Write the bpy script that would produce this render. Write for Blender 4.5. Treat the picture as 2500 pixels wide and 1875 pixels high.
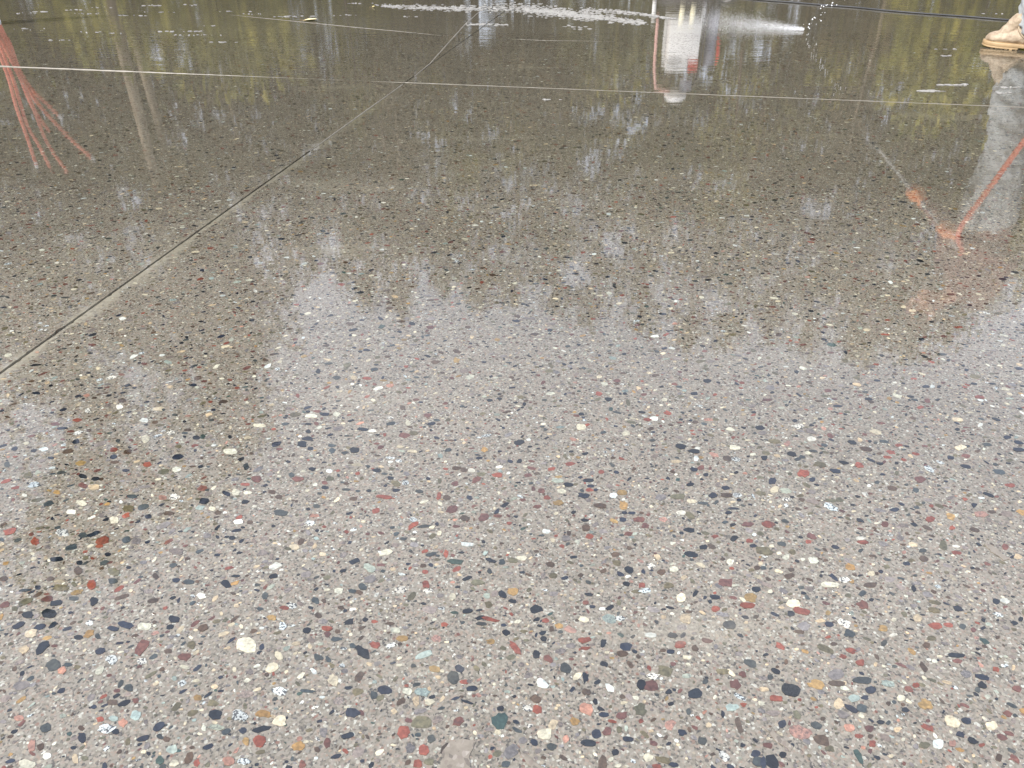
import bpy, bmesh, math, random
import numpy as np
from mathutils import Vector, Matrix, noise as mnoise

random.seed(7)
rng = np.random.default_rng(11)
for o in list(bpy.data.objects):
    bpy.data.objects.remove(o)
scene = bpy.context.scene
col = scene.collection
R = math.radians

# ------------------------------------------------------------------ camera
PW, PH, F = 2500.0, 1875.0, 1878.0          # photo size and focal length in its pixels
CAM_H, PITCH = 0.70, R(33.0)
cam_d = bpy.data.cameras.new('camera')
cam_d.sensor_fit = 'HORIZONTAL'; cam_d.sensor_width = 36.0
cam_d.lens = 36.0 * F / PW
cam_d.clip_start = 0.02; cam_d.clip_end = 800.0
cam = bpy.data.objects.new('camera', cam_d); col.objects.link(cam)
cam.location = (0, 0, CAM_H); cam.rotation_euler = (math.pi / 2 - PITCH, 0, 0)
scene.camera = cam

# ------------------------------------------------------------------ sky, sun, exposure
SUN = Vector((-0.60, -0.42, 0.72)).normalized()      # towards the sun
world = bpy.data.worlds.new('World'); scene.world = world; world.use_nodes = True
wn = world.node_tree
bg = wn.nodes['Background']
sky = wn.nodes.new('ShaderNodeTexSky'); sky.sky_type = 'NISHITA'; sky.sun_disc = False
sky.sun_elevation = math.asin(SUN.z); sky.sun_rotation = math.atan2(SUN.x, SUN.y)
sky.air_density = 1.0; sky.dust_density = 3.5; sky.ozone_density = 1.2
# thin bright high cloud over the whole sky
tc = wn.nodes.new('ShaderNodeTexCoord'); cn = wn.nodes.new('ShaderNodeTexNoise')
cn.inputs['Scale'].default_value = 2.2; cn.inputs['Detail'].default_value = 6.0; cn.inputs['Roughness'].default_value = 0.6
cm = wn.nodes.new('ShaderNodeMapRange'); cm.inputs[1].default_value = 0.30; cm.inputs[2].default_value = 0.72; cm.inputs[3].default_value = 0.45; cm.inputs[4].default_value = 0.95
cx = wn.nodes.new('ShaderNodeMixRGB'); cx.inputs['Color2'].default_value = (5.9, 6.15, 7.1, 1)
wn.links.new(tc.outputs['Generated'], cn.inputs['Vector']); wn.links.new(cn.outputs[0], cm.inputs[0]); wn.links.new(cm.outputs[0], cx.inputs['Fac'])
wn.links.new(sky.outputs['Color'], cx.inputs['Color1']); wn.links.new(cx.outputs['Color'], bg.inputs['Color'])
bg.inputs['Strength'].default_value = 0.15
sun_d = bpy.data.lights.new('sun', 'SUN'); sun_d.energy = 2.4; sun_d.angle = R(0.6); sun_d.color = (1.0, 0.95, 0.87)
sun = bpy.data.objects.new('sun', sun_d); col.objects.link(sun)
sun.rotation_euler = SUN.to_track_quat('Z', 'Y').to_euler(); sun.location = SUN * 40
vs = scene.view_settings
vs.view_transform = 'Standard'; vs.look = 'None'; vs.gamma = 1.0; vs.use_curve_mapping = False
vs.exposure = 1.0

# ------------------------------------------------------------------ pixel -> world
SP, CP = math.sin(PITCH), math.cos(PITCH)
def ground(x, y, z=0.0):
    u, v = (x - PW / 2) / F, (y - PH / 2) / F
    t = (CAM_H - z) / (SP + v * CP)
    return Vector((u * t, (CP - v * SP) * t, z))
def mirror(x, y, Y):
    """a thing seen mirrored in the wet floor at pixel x, y, standing Y metres ahead"""
    u, v = (x - PW / 2) / F, (y - PH / 2) / F
    t = Y / (CP - v * SP)
    return Vector((u * t, Y, (SP + v * CP) * t - CAM_H))

# ------------------------------------------------------------------ helpers
def tag(o, label=None, cat=None, group=None, kind=None):
    if label: o['label'] = label
    if cat: o['category'] = cat
    if group: o['group'] = group
    if kind: o['kind'] = kind
    return o
def link(o, parent=None):
    col.objects.link(o)
    if parent is not None: o.parent = parent
    return o
def empty(name, loc=(0, 0, 0)):
    o = bpy.data.objects.new(name, None); o.empty_display_size = 0.1
    o.location = loc
    return link(o)

TMP = bpy.data.scenes.new('workbench')            # modifiers are applied here, away from the big scene
class MB:
    def __init__(s): s.v = []; s.f = []
    def add(s, vs_, fs):
        b = len(s.v); s.v += [tuple(p) for p in vs_]; s.f += [tuple(i + b for i in f) for f in fs]
    def box(s, c, d, rot=None):
        x, y, z = d[0] / 2, d[1] / 2, d[2] / 2
        vs_ = [Vector((i, j, k)) for k in (-z, z) for j in (-y, y) for i in (-x, x)]
        if rot is not None: vs_ = [rot @ p for p in vs_]
        c = Vector(c)
        s.add([p + c for p in vs_], [(0, 2, 3, 1), (4, 5, 7, 6), (0, 1, 5, 4), (2, 6, 7, 3), (0, 4, 6, 2), (1, 3, 7, 5)])
        return s
    def tube(s, pts, rad, n=12, cap=True, squash=None):
        pts = [Vector(p) for p in pts]
        if not hasattr(rad, '__len__'): rad = [rad] * len(pts)
        rings = []; up = None
        for i, p in enumerate(pts):
            d = (pts[min(i + 1, len(pts) - 1)] - pts[max(i - 1, 0)])
            d = d.normalized() if d.length > 1e-9 else Vector((0, 0, 1))
            if up is None:
                up = Vector((0, 0, 1)) if abs(d.z) < 0.9 else Vector((1, 0, 0))
            a = up.cross(d)
            if a.length < 1e-6: a = Vector((0, 1, 0)).cross(d)
            a.normalize(); b = d.cross(a).normalized(); up = b
            r = rad[i]; ra, rb = (r if hasattr(r, '__len__') else (r, r))
            rings.append([p + a * (ra * math.cos(2 * math.pi * k / n)) + b * (rb * math.sin(2 * math.pi * k / n)) for k in range(n)])
        vs_ = [q for r_ in rings for q in r_]; fs = []
        for i in range(len(pts) - 1):
            for k in range(n):
                fs.append((i * n + k, i * n + (k + 1) % n, (i + 1) * n + (k + 1) % n, (i + 1) * n + k))
        if cap:
            fs.append(tuple(reversed(range(n)))); m = (len(pts) - 1) * n
            fs.append(tuple(m + k for k in range(n)))
        s.add(vs_, fs); return s
    def ell(s, c, r, rot=None, nu=20, nv=12):
        c = Vector(c); vs_ = []; fs = []
        for j in range(nv + 1):
            t = math.pi * j / nv
            for i in range(nu):
                p = 2 * math.pi * i / nu
                q = Vector((r[0] * math.sin(t) * math.cos(p), r[1] * math.sin(t) * math.sin(p), r[2] * math.cos(t)))
                if rot is not None: q = rot @ q
                vs_.append(c + q)
        for j in range(nv):
            for i in range(nu):
                fs.append((j * nu + i, (j + 1) * nu + i, (j + 1) * nu + (i + 1) % nu, j * nu + (i + 1) % nu))
        s.add(vs_, fs); return s
    def prism(s, poly, z0, z1):
        n = len(poly)
        vs_ = [(p[0], p[1], z0) for p in poly] + [(p[0], p[1], z1) for p in poly]
        fs = [tuple(reversed(range(n))), tuple(range(n, 2 * n))]
        fs += [(i, (i + 1) % n, n + (i + 1) % n, n + i) for i in range(n)]
        s.add(vs_, fs); return s
    def mesh(s, name='mesh'):
        m = bpy.data.meshes.new(name); m.from_pydata(s.v, [], s.f); m.validate(); m.update(); return m
    def build(s, name, mat, parent=None, smooth=True, bevel=0, remesh=0, sm=0, ang=40, disp=0, dscale=0.05):
        m = s.mesh(name); o = bpy.data.objects.new(name, m)
        if not (bevel or remesh): link(o)
        if bevel:
            b = o.modifiers.new('b', 'BEVEL'); b.width = bevel; b.segments = 2; b.limit_method = 'ANGLE'; b.angle_limit = R(35)
        if remesh:
            r_ = o.modifiers.new('r', 'REMESH'); r_.mode = 'VOXEL'; r_.voxel_size = remesh
            if sm:
                q = o.modifiers.new('s', 'SMOOTH'); q.iterations = sm; q.factor = 0.5
        if bevel or remesh:
            TMP.collection.objects.link(o); 
            with bpy.context.temp_override(scene=TMP, view_layer=TMP.view_layers[0]):
                dg = bpy.context.evaluated_depsgraph_get(); dg.update()
                nm = bpy.data.meshes.new_from_object(o.evaluated_get(dg))
            o.modifiers.clear(); TMP.collection.objects.unlink(o); o.data = nm; link(o); bpy.data.meshes.remove(m); m = nm; m.name = name
        if disp:
            k = len(m.vertices); co = np.empty(k * 3, 'f'); no = np.empty(k * 3, 'f')
            m.vertices.foreach_get('co', co); m.vertex_normals.foreach_get('vector', no)
            co = co.reshape(-1, 3); no = no.reshape(-1, 3)
            d = np.array([mnoise.fractal(Vector(c) / dscale, 0.9, 2.0, 3) for c in co.tolist()])
            m.vertices.foreach_set('co', (co + no * (disp * d)[:, None]).astype('f').ravel()); m.update()
        if smooth:
            for p in m.polygons: p.use_smooth = True
            if not remesh: m.set_sharp_from_angle(angle=R(ang))
        m.materials.append(mat)
        if parent is not None: o.parent = parent
        return o

# ------------------------------------------------------------------ materials
class N:
    """small helper for node trees"""
    def __init__(s, name):
        s.m = bpy.data.materials.new(name); s.m.use_nodes = True; s.t = s.m.node_tree
        s.b = s.t.nodes['Principled BSDF']
    def n(s, typ, **kw):
        q = s.t.nodes.new('ShaderNode' + typ)
        for k, v in kw.items():
            if k in q.inputs.keys() if isinstance(k, str) else False: q.inputs[k].default_value = v
            else: setattr(q, k, v)
        return q
    def l(s, a, b): s.t.links.new(a, b)
    def pos(s):
        return s.n('NewGeometry').outputs['Position']
    def noise(s, vec, scale, detail=3, rough=0.55):
        q = s.n('TexNoise'); q.inputs['Scale'].default_value = scale; q.inputs['Detail'].default_value = detail
        q.inputs['Roughness'].default_value = rough; s.l(vec, q.inputs['Vector']); return q
    def math(s, op, a, b=None, c=None, clamp=False):
        q = s.n('Math', operation=op); q.use_clamp = clamp
        for i, x in enumerate((a, b, c)):
            if x is None: continue
            if isinstance(x, (int, float)): q.inputs[i].default_value = x
            else: s.l(x, q.inputs[i])
        return q.outputs[0]
    def ramp(s, fac, stops, interp='LINEAR'):
        q = s.n('ValToRGB'); q.color_ramp.interpolation = interp
        e = q.color_ramp.elements
        while len(e) < len(stops): e.new(0.5)
        for i, (p, c) in enumerate(stops):
            e[i].position = p
            c = (c, c, c) if isinstance(c, (int, float)) else c
            e[i].color = (*c, 1)
        s.l(fac, q.inputs['Fac']); return q.outputs['Color']
    def mix(s, fac, a, b, typ='MIX'):
        q = s.n('MixRGB', blend_type=typ)
        for k, x in (('Fac', fac), ('Color1', a), ('Color2', b)):
            if isinstance(x, (int, float)): q.inputs[k].default_value = x
            elif isinstance(x, tuple): q.inputs[k].default_value = (*x, 1)
            else: s.l(x, q.inputs[k])
        return q.outputs['Color']
    def maprange(s, v, a, b, c=0.0, d=1.0):
        q = s.n('MapRange'); q.inputs[1].default_value = a; q.inputs[2].default_value = b
        q.inputs[3].default_value = c; q.inputs[4].default_value = d; s.l(v, q.inputs[0]); return q.outputs[0]
    def set(s, **kw):
        for k, v in kw.items():
            k = k.replace('_', ' ')
            if isinstance(v, tuple): s.b.inputs[k].default_value = (*v, 1) if len(v) == 3 else v
            elif isinstance(v, (int, float)): s.b.inputs[k].default_value = v
            else: s.l(v, s.b.inputs[k])
        return s
    def bump(s, h, dist, strength=1.0):
        q = s.n('Bump'); q.inputs['Strength'].default_value = strength; q.inputs['Distance'].default_value = dist
        s.l(h, q.inputs['Height']); s.l(q.outputs[0], s.b.inputs['Normal'])

def simple(name, c, rough=0.6, var=0.15, scale=8.0, metal=0.0, spec=0.5, bump=0.0, bscale=60.0):
    q = N(name); p = q.pos()
    n1 = q.noise(p, scale, 5, 0.6)
    lo = tuple(x * (1 - var) for x in c); hi = tuple(min(1, x * (1 + var)) for x in c)
    q.set(Base_Color=q.ramp(n1.outputs[0], [(0.3, lo), (0.7, hi)]), Roughness=rough, Metallic=metal, Specular_IOR_Level=spec)
    if bump:
        q.bump(q.noise(p, bscale, 4).outputs[0], bump)
    return q.m

# the two joints of the slab
A0, A1 = ground(0, 162), ground(2500, 262)
B0, B1 = ground(0, 911), ground(983, 206)
dA = (A1 - A0).normalized(); dB = (B1 - B0).normalized()
nA = Vector((-dA.y, dA.x, 0)); nB = Vector((dB.y, -dB.x, 0))
def cross(p, d, q, e):
    den = d.x * e.y - d.y * e.x
    t = ((q.x - p.x) * e.y - (q.y - p.y) * e.x) / den
    return p + d * t
O = cross(A0, dA, B0, dB)

NEAR_TONE, FAR_TONE = (0.715, 0.765, 0.745), (0.415, 0.445, 0.400)                                   # wet concrete's colour multipliers: lighter near the camera, darker farther off
PASTE = (0.40, 0.345, 0.275)
def wet(q, film=1.0):
    """water film over the polished concrete: same ripples and gloss on paste and stones"""
    p = q.pos()
    mp = q.n('Mapping'); mp.inputs['Scale'].default_value = (0.40, 1.6, 1.0); q.l(p, mp.inputs['Vector'])
    w = q.noise(mp.outputs[0], 16.0, 2.5, 0.5)
    w2 = q.noise(p, 120.0, 1.0, 0.5)
    h = q.math('MULTIPLY_ADD', w2.outputs[0], 0.02, w.outputs[0])
    sep = q.n('SeparateXYZ'); q.l(p, sep.inputs[0])
    h = q.math('MULTIPLY', h, q.maprange(sep.outputs[1], 3.2, 5.0, 1.0, 7.5))     # deeper, livelier water where it is being hosed
    q.bump(h, 0.00012)
    big = q.noise(p, 3.0, 3.0, 0.6)
    q.set(Roughness=q.maprange(big.outputs[0], 0.35, 0.7, 0.025, 0.05), IOR=1.55)
def distance_tone(q, c):
    """darkens the colour with distance from the camera; noise makes the change ragged"""
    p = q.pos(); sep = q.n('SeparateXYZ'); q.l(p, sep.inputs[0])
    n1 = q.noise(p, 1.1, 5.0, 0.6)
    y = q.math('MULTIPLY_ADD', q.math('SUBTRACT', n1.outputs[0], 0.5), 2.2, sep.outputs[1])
    return q.mix(1.0, c, q.mix(q.maprange(y, 0.65, 2.3, 0.0, 1.0), NEAR_TONE, FAR_TONE), 'MULTIPLY')
def paste_mask(q):
    """where cement paste hides the stones: beside the saw cut and in scattered smears"""
    p = q.pos()
    sep = q.n('SeparateXYZ'); q.l(p, sep.inputs[0])
    dist = q.math('ADD', q.math('MULTIPLY', q.math('SUBTRACT', sep.outputs[0], B0.x), nB.x), q.math('MULTIPLY', q.math('SUBTRACT', sep.outputs[1], B0.y), nB.y))
    nz = q.noise(p, 7.0, 4.0, 0.65)
    dist = q.math('ABSOLUTE', q.math('SUBTRACT', dist, 0.008))
    wid = q.maprange(nz.outputs[0], 0.42, 0.72, 0.003, 0.060)
    near = q.math('SUBTRACT', 1.0, q.math('DIVIDE', dist, wid), clamp=True)
    along = q.math('ADD', q.math('MULTIPLY', q.math('SUBTRACT', sep.outputs[0], O.x), dB.x), q.math('MULTIPLY', q.math('SUBTRACT', sep.outputs[1], O.y), dB.y))
    near = q.math('MULTIPLY', q.math('MULTIPLY', near, 1.1, clamp=True), q.maprange(along, -1.6, -0.1, 1.0, 0.15))
    mp = q.n('Mapping'); mp.inputs['Rotation'].default_value = (0, 0, R(-52)); mp.inputs['Scale'].default_value = (0.45, 1.5, 1.0); q.l(p, mp.inputs['Vector'])
    sm = q.noise(mp.outputs[0], 3.1, 5.0, 0.62)
    smear = q.math('MULTIPLY', q.maprange(sm.outputs[0], 0.60, 0.74, 0, 1), 0.65, clamp=True)
    fine = q.noise(p, 60.0, 3.0, 0.7)
    m = q.math('MAXIMUM', near, smear)
    return q.math('MULTIPLY', m, q.maprange(fine.outputs[0], 0.3, 0.62, 0.35, 1.0), clamp=True)

def concrete_material():
    q = N('polished_wet_concrete'); p = q.pos()
    # sand grains
    v1 = q.n('TexVoronoi'); v1.inputs['Scale'].default_value = 430.0; q.l(p, v1.inputs['Vector'])
    s1 = q.n('SeparateColor'); q.l(v1.outputs['Color'], s1.inputs[0])
    sand = q.ramp(s1.outputs[0], [(0.0, (0.035, 0.033, 0.035)), (0.10, (0.10, 0.083, 0.072)), (0.24, (0.20, 0.168, 0.132)), (0.50, (0.255, 0.215, 0.175)),
                                  (0.72, (0.33, 0.275, 0.235)), (0.86, (0.30, 0.20, 0.15)), (0.94, (0.40, 0.36, 0.30)), (1.0, (0.58, 0.55, 0.49))])
    v2 = q.n('TexVoronoi'); v2.inputs['Scale'].default_value = 205.0; q.l(p, v2.inputs['Vector'])
    s2 = q.n('SeparateColor'); q.l(v2.outputs['Color'], s2.inputs[0])
    grit = q.ramp(s2.outputs[0], [(0.0, (0.03, 0.033, 0.042)), (0.10, (0.13, 0.10, 0.08)), (0.22, (0.21, 0.08, 0.055)), (0.30, (0.30, 0.255, 0.21)),
                                  (0.62, (0.25, 0.225, 0.20)), (0.80, (0.40, 0.32, 0.24)), (0.93, (0.46, 0.42, 0.36)), (1.0, (0.66, 0.63, 0.57))])
    pick = q.math('MULTIPLY', q.math('GREATER_THAN', s2.outputs[1], 0.52), q.math('LESS_THAN', v2.outputs['Distance'], 0.42))
    base = q.mix(q.math('MULTIPLY', pick, 0.8), sand, grit)
    # cement between the grains, cloudy
    cl = q.noise(p, 26.0, 5.0, 0.65)
    cem = q.ramp(cl.outputs[0], [(0.3, (0.205, 0.176, 0.142)), (0.7, (0.315, 0.272, 0.222))])
    gr = q.noise(p, 330.0, 3.0, 0.7)
    base = q.mix(q.maprange(gr.outputs[0], 0.42, 0.62, 0.05, 0.60), base, cem)
    lo = q.noise(p, 1.6, 4.0, 0.6)
    base = q.mix(0.55, base, q.ramp(lo.outputs[0], [(0.3, (0.82, 0.82, 0.82)), (0.7, (1.0, 1.0, 1.0))]), 'MULTIPLY')
    base = q.mix(paste_mask(q), base, PASTE)
    q.set(Base_Color=distance_tone(q, base)); wet(q)
    return q.m
def pebble_material():
    q = N('polished_pebbles'); p = q.pos()
    at = q.n('Attribute'); at.attribute_name = 'tint'; at.attribute_type = 'GEOMETRY'
    c = at.outputs['Color']
    al = at.outputs['Alpha']                       # how speckled the stone is
    n1 = q.noise(p, 240.0, 4.0, 0.65)
    c = q.mix(0.75, c, q.ramp(n1.outputs[0], [(0.3, (0.55, 0.55, 0.55)), (0.7, (1.35, 1.33, 1.30))]), 'MULTIPLY')
    n2 = q.noise(p, 95.0, 3.0, 0.6); n2.inputs['Distortion'].default_value = 1.5
    c = q.mix(0.7, c, q.ramp(n2.outputs[0], [(0.3, (0.62, 0.62, 0.64)), (0.5, (1.0, 1.0, 1.0)), (0.68, (1.35, 1.30, 1.22))]), 'MULTIPLY')
    v = q.n('TexVoronoi'); wp = q.noise(p, 300.0, 3.0, 0.7); vm = q.n('VectorMath', operation='MULTIPLY_ADD'); q.l(wp.outputs['Color'], vm.inputs[0]); vm.inputs[1].default_value = (0.004, 0.004, 0.004); q.l(p, vm.inputs[2])
    v.inputs['Scale'].default_value = 620.0; q.l(vm.outputs[0], v.inputs['Vector'])
    s = q.n('SeparateColor'); q.l(v.outputs['Color'], s.inputs[0])
    sp = q.math('MULTIPLY', q.math('LESS_THAN', s.outputs[0], 0.34), al)
    c = q.mix(sp, c, (0.06, 0.06, 0.065))
    c = q.mix(q.math('MULTIPLY', paste_mask(q), 0.78), c, PASTE)
    q.set(Base_Color=distance_tone(q, c)); wet(q)
    return q.m
def chip_material():
    q = N('cement_chip'); p = q.pos()
    n1 = q.noise(p, 90.0, 5.0, 0.7)
    c = q.ramp(n1.outputs[0], [(0.3, (0.155, 0.135, 0.105)), (0.7, (0.225, 0.198, 0.158))])
    v = q.n('TexVoronoi'); v.inputs['Scale'].default_value = 260.0; q.l(p, v.inputs['Vector'])
    sc = q.n('SeparateColor'); q.l(v.outputs['Color'], sc.inputs[0])
    c = q.mix(q.math('MULTIPLY', q.math('GREATER_THAN', sc.outputs[0], 0.72), 0.55), c, q.ramp(sc.outputs[1], [(0.0, (0.05, 0.045, 0.04)), (0.5, (0.14, 0.11, 0.09)), (1.0, (0.34, 0.31, 0.27))]))
    q.set(Base_Color=c); wet(q); return q.m
M_CONC = concrete_material(); M_PEB = pebble_material(); M_CHIP = chip_material()
M_BED = simple('joint_dirt', (0.03, 0.026, 0.024), 0.5, 0.5, 40)
M_SEAL = simple('joint_sealant', (0.20, 0.182, 0.145), 0.35, 0.2, 30)
def soil_material():
    q = N('soil_and_litter'); p = q.pos()
    a = q.noise(p, 1.2, 6, 0.7); b = q.noise(p, 14, 5, 0.7)
    c = q.ramp(a.outputs[0], [(0.3, (0.10, 0.075, 0.045)), (0.55, (0.13, 0.12, 0.05)), (0.75, (0.20, 0.16, 0.10))])
    c = q.mix(0.5, c, q.ramp(b.outputs[0], [(0.3, (0.5, 0.5, 0.5)), (0.7, (1.2, 1.2, 1.2))]), 'MULTIPLY')
    q.set(Base_Color=c, Roughness=0.95); q.bump(b.outputs[0], 0.05); return q.m
M_SOIL = soil_material()

# ------------------------------------------------------------------ ground and slab
gm = MB(); G = 400
gm.add([(-G, -G, -0.13), (G, -G, -0.13), (G, G, -0.13), (-G, G, -0.13)], [(0, 1, 2, 3)])
tag(gm.build('ground', M_SOIL, None, False), 'bare soil and leaf litter around the concrete slab', kind='structure')

slab = empty('concrete_slab', (0, 0, 0))
tag(slab, 'wet polished concrete slab with coloured aggregate, cut by joints', kind='structure')
OUT = [(-7.5, -4.0), (7.5, -4.0), (7.5, 10.0), (-7.5, 10.0)]
def clip(poly, pt, n, off):
    res = []; k = len(poly)
    sd = [(p[0] - pt.x) * n.x + (p[1] - pt.y) * n.y - off for p in poly]
    for i in range(k):
        a, b = poly[i], poly[(i + 1) % k]; sa, sb = sd[i], sd[(i + 1) % k]
        if sa >= 0: res.append(a)
        if (sa >= 0) != (sb >= 0):
            t = sa / (sa - sb); res.append((a[0] + (b[0] - a[0]) * t, a[1] + (b[1] - a[1]) * t))
    return res
GAP = 0.0027
for sa in (1, -1):
    for sb in (1, -1):
        poly = clip(clip(OUT, O, nA * sa, GAP), O, nB * sb, GAP)
        rag = []
        for i, a in enumerate(poly):                # the saw cut's arris is chipped here and there
            b = poly[(i + 1) % len(poly)]; rag.append(a)
            da, db = [abs((p_[0] - O.x) * nB.x + (p_[1] - O.y) * nB.y) for p_ in (a, b)]
            if max(da, db) < 0.004:
                L = math.hypot(b[0] - a[0], b[1] - a[1]); k = int(L / 0.007)
                for j in range(1, k):
                    off = random.uniform(0, 0.0011) + (random.uniform(0.001, 0.0035) if random.random() < 0.07 else 0)
                    rag.append((a[0] + (b[0] - a[0]) * j / k + nB.x * sb * off, a[1] + (b[1] - a[1]) * j / k + nB.y * sb * off))
        MB().prism(rag, -0.12, 0.0).build('slab_panel', M_CONC, slab, False)
def strip(p, d, n, s0, s1, w, z0, z1):
    a, b = p + d * s0, p + d * s1
    return [(a + n * w), (a - n * w), (b - n * w), (b + n * w)], z0, z1
for p, d, n in ((O, dA, nA), (O, dB, nB)):
    poly, z0, z1 = strip(p, d, n, -8.5 if d is dA else -6.5, 8.5 if d is dA else 5.0, 0.0025, -0.115, -0.007)
    poly = clip(clip(clip(clip([(q.x, q.y) for q in poly], Vector((-7.45, 0, 0)), Vector((1, 0, 0)), 0), Vector((7.45, 0, 0)), Vector((-1, 0, 0)), 0), Vector((0, 9.95, 0)), Vector((0, -1, 0)), 0), Vector((0, -3.9, 0)), Vector((0, 1, 0)), 0)
    if d is dB: z1 -= 0.003
    MB().prism(poly, z0, z1).build('joint_bed', M_BED, slab, False)
def bead(px, rad, name='joint_sealant', wob=0.0015):
    pts = []; rr = []
    for i in range(len(px) - 1):
        a, b = ground(*px[i]), ground(*px[i + 1]); k = 24
        for j in range(k + (i == len(px) - 2)):
            t = j / k; p = a.lerp(b, t); p.y += random.uniform(-wob, wob)
            r = (rad[i] * (1 - t) + rad[i + 1] * t) * random.uniform(0.8, 1.15); p.z = r * 0.25 - 0.0008
            pts.append(p); rr.append((r, r * 0.75))
    return MB().tube(pts, rr, 8).build(name, M_SEAL, slab)
def on_A(x):                        # pixel of joint A at column x
    return x, 162 + 100 * x / 2500 + 5.0 * (1 - ((x - 1250) / 1250) ** 2) * 0
pa = [on_A(x) for x in (-120, 300, 560, 720, 900, 1010, 1400, 1900, 2560)]
bead(pa, [0.0046, 0.0036, 0.0018, 0.0005, 0.0004, 0.0020, 0.0018, 0.0021, 0.0019])
def on_B(t): return 983 * t, 911 + (206 - 911) * t
bead([on_B(t) for t in (0.77, 0.84, 0.93, 1.0)], [0.0014, 0.0022, 0.0022, 0.0020])
bead([(1012, 186), (1050, 155), (1090, 110), (1135, 60), (1180, 20)], [0.002, 0.0026, 0.0028, 0.003, 0.003])
bead([(560, 36), (640, 44), (760, 56), (870, 67), (1000, 79), (1090, 88)], [0.001, 0.0022, 0.0024, 0.0024, 0.0018, 0.001])
bead([(1240, 95), (1330, 99), (1500, 101)], [0.001, 0.0018, 0.001])

# ------------------------------------------------------------------ aggregate: stones cut flush with the polished floor
TINT = {'K': (0.018, 0.022, 0.029), 'N': (0.024, 0.029, 0.044), 'G': (0.055, 0.062, 0.064), 'B': (0.085, 0.057, 0.042), 'R': (0.225, 0.068, 0.048),
        'M': (0.135, 0.062, 0.053), 'O': (0.31, 0.190, 0.080), 'T': (0.47, 0.37, 0.26), 'W': (0.62, 0.605, 0.56), 'C': (0.54, 0.485, 0.38),
        'E': (0.28, 0.305, 0.27), 'S': (0.56, 0.55, 0.53), 'L': (0.125, 0.108, 0.070), 'P': (0.38, 0.20, 0.155), 'V': (0.21, 0.175, 0.165), 'D': (0.045, 0.07, 0.062)}
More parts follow.
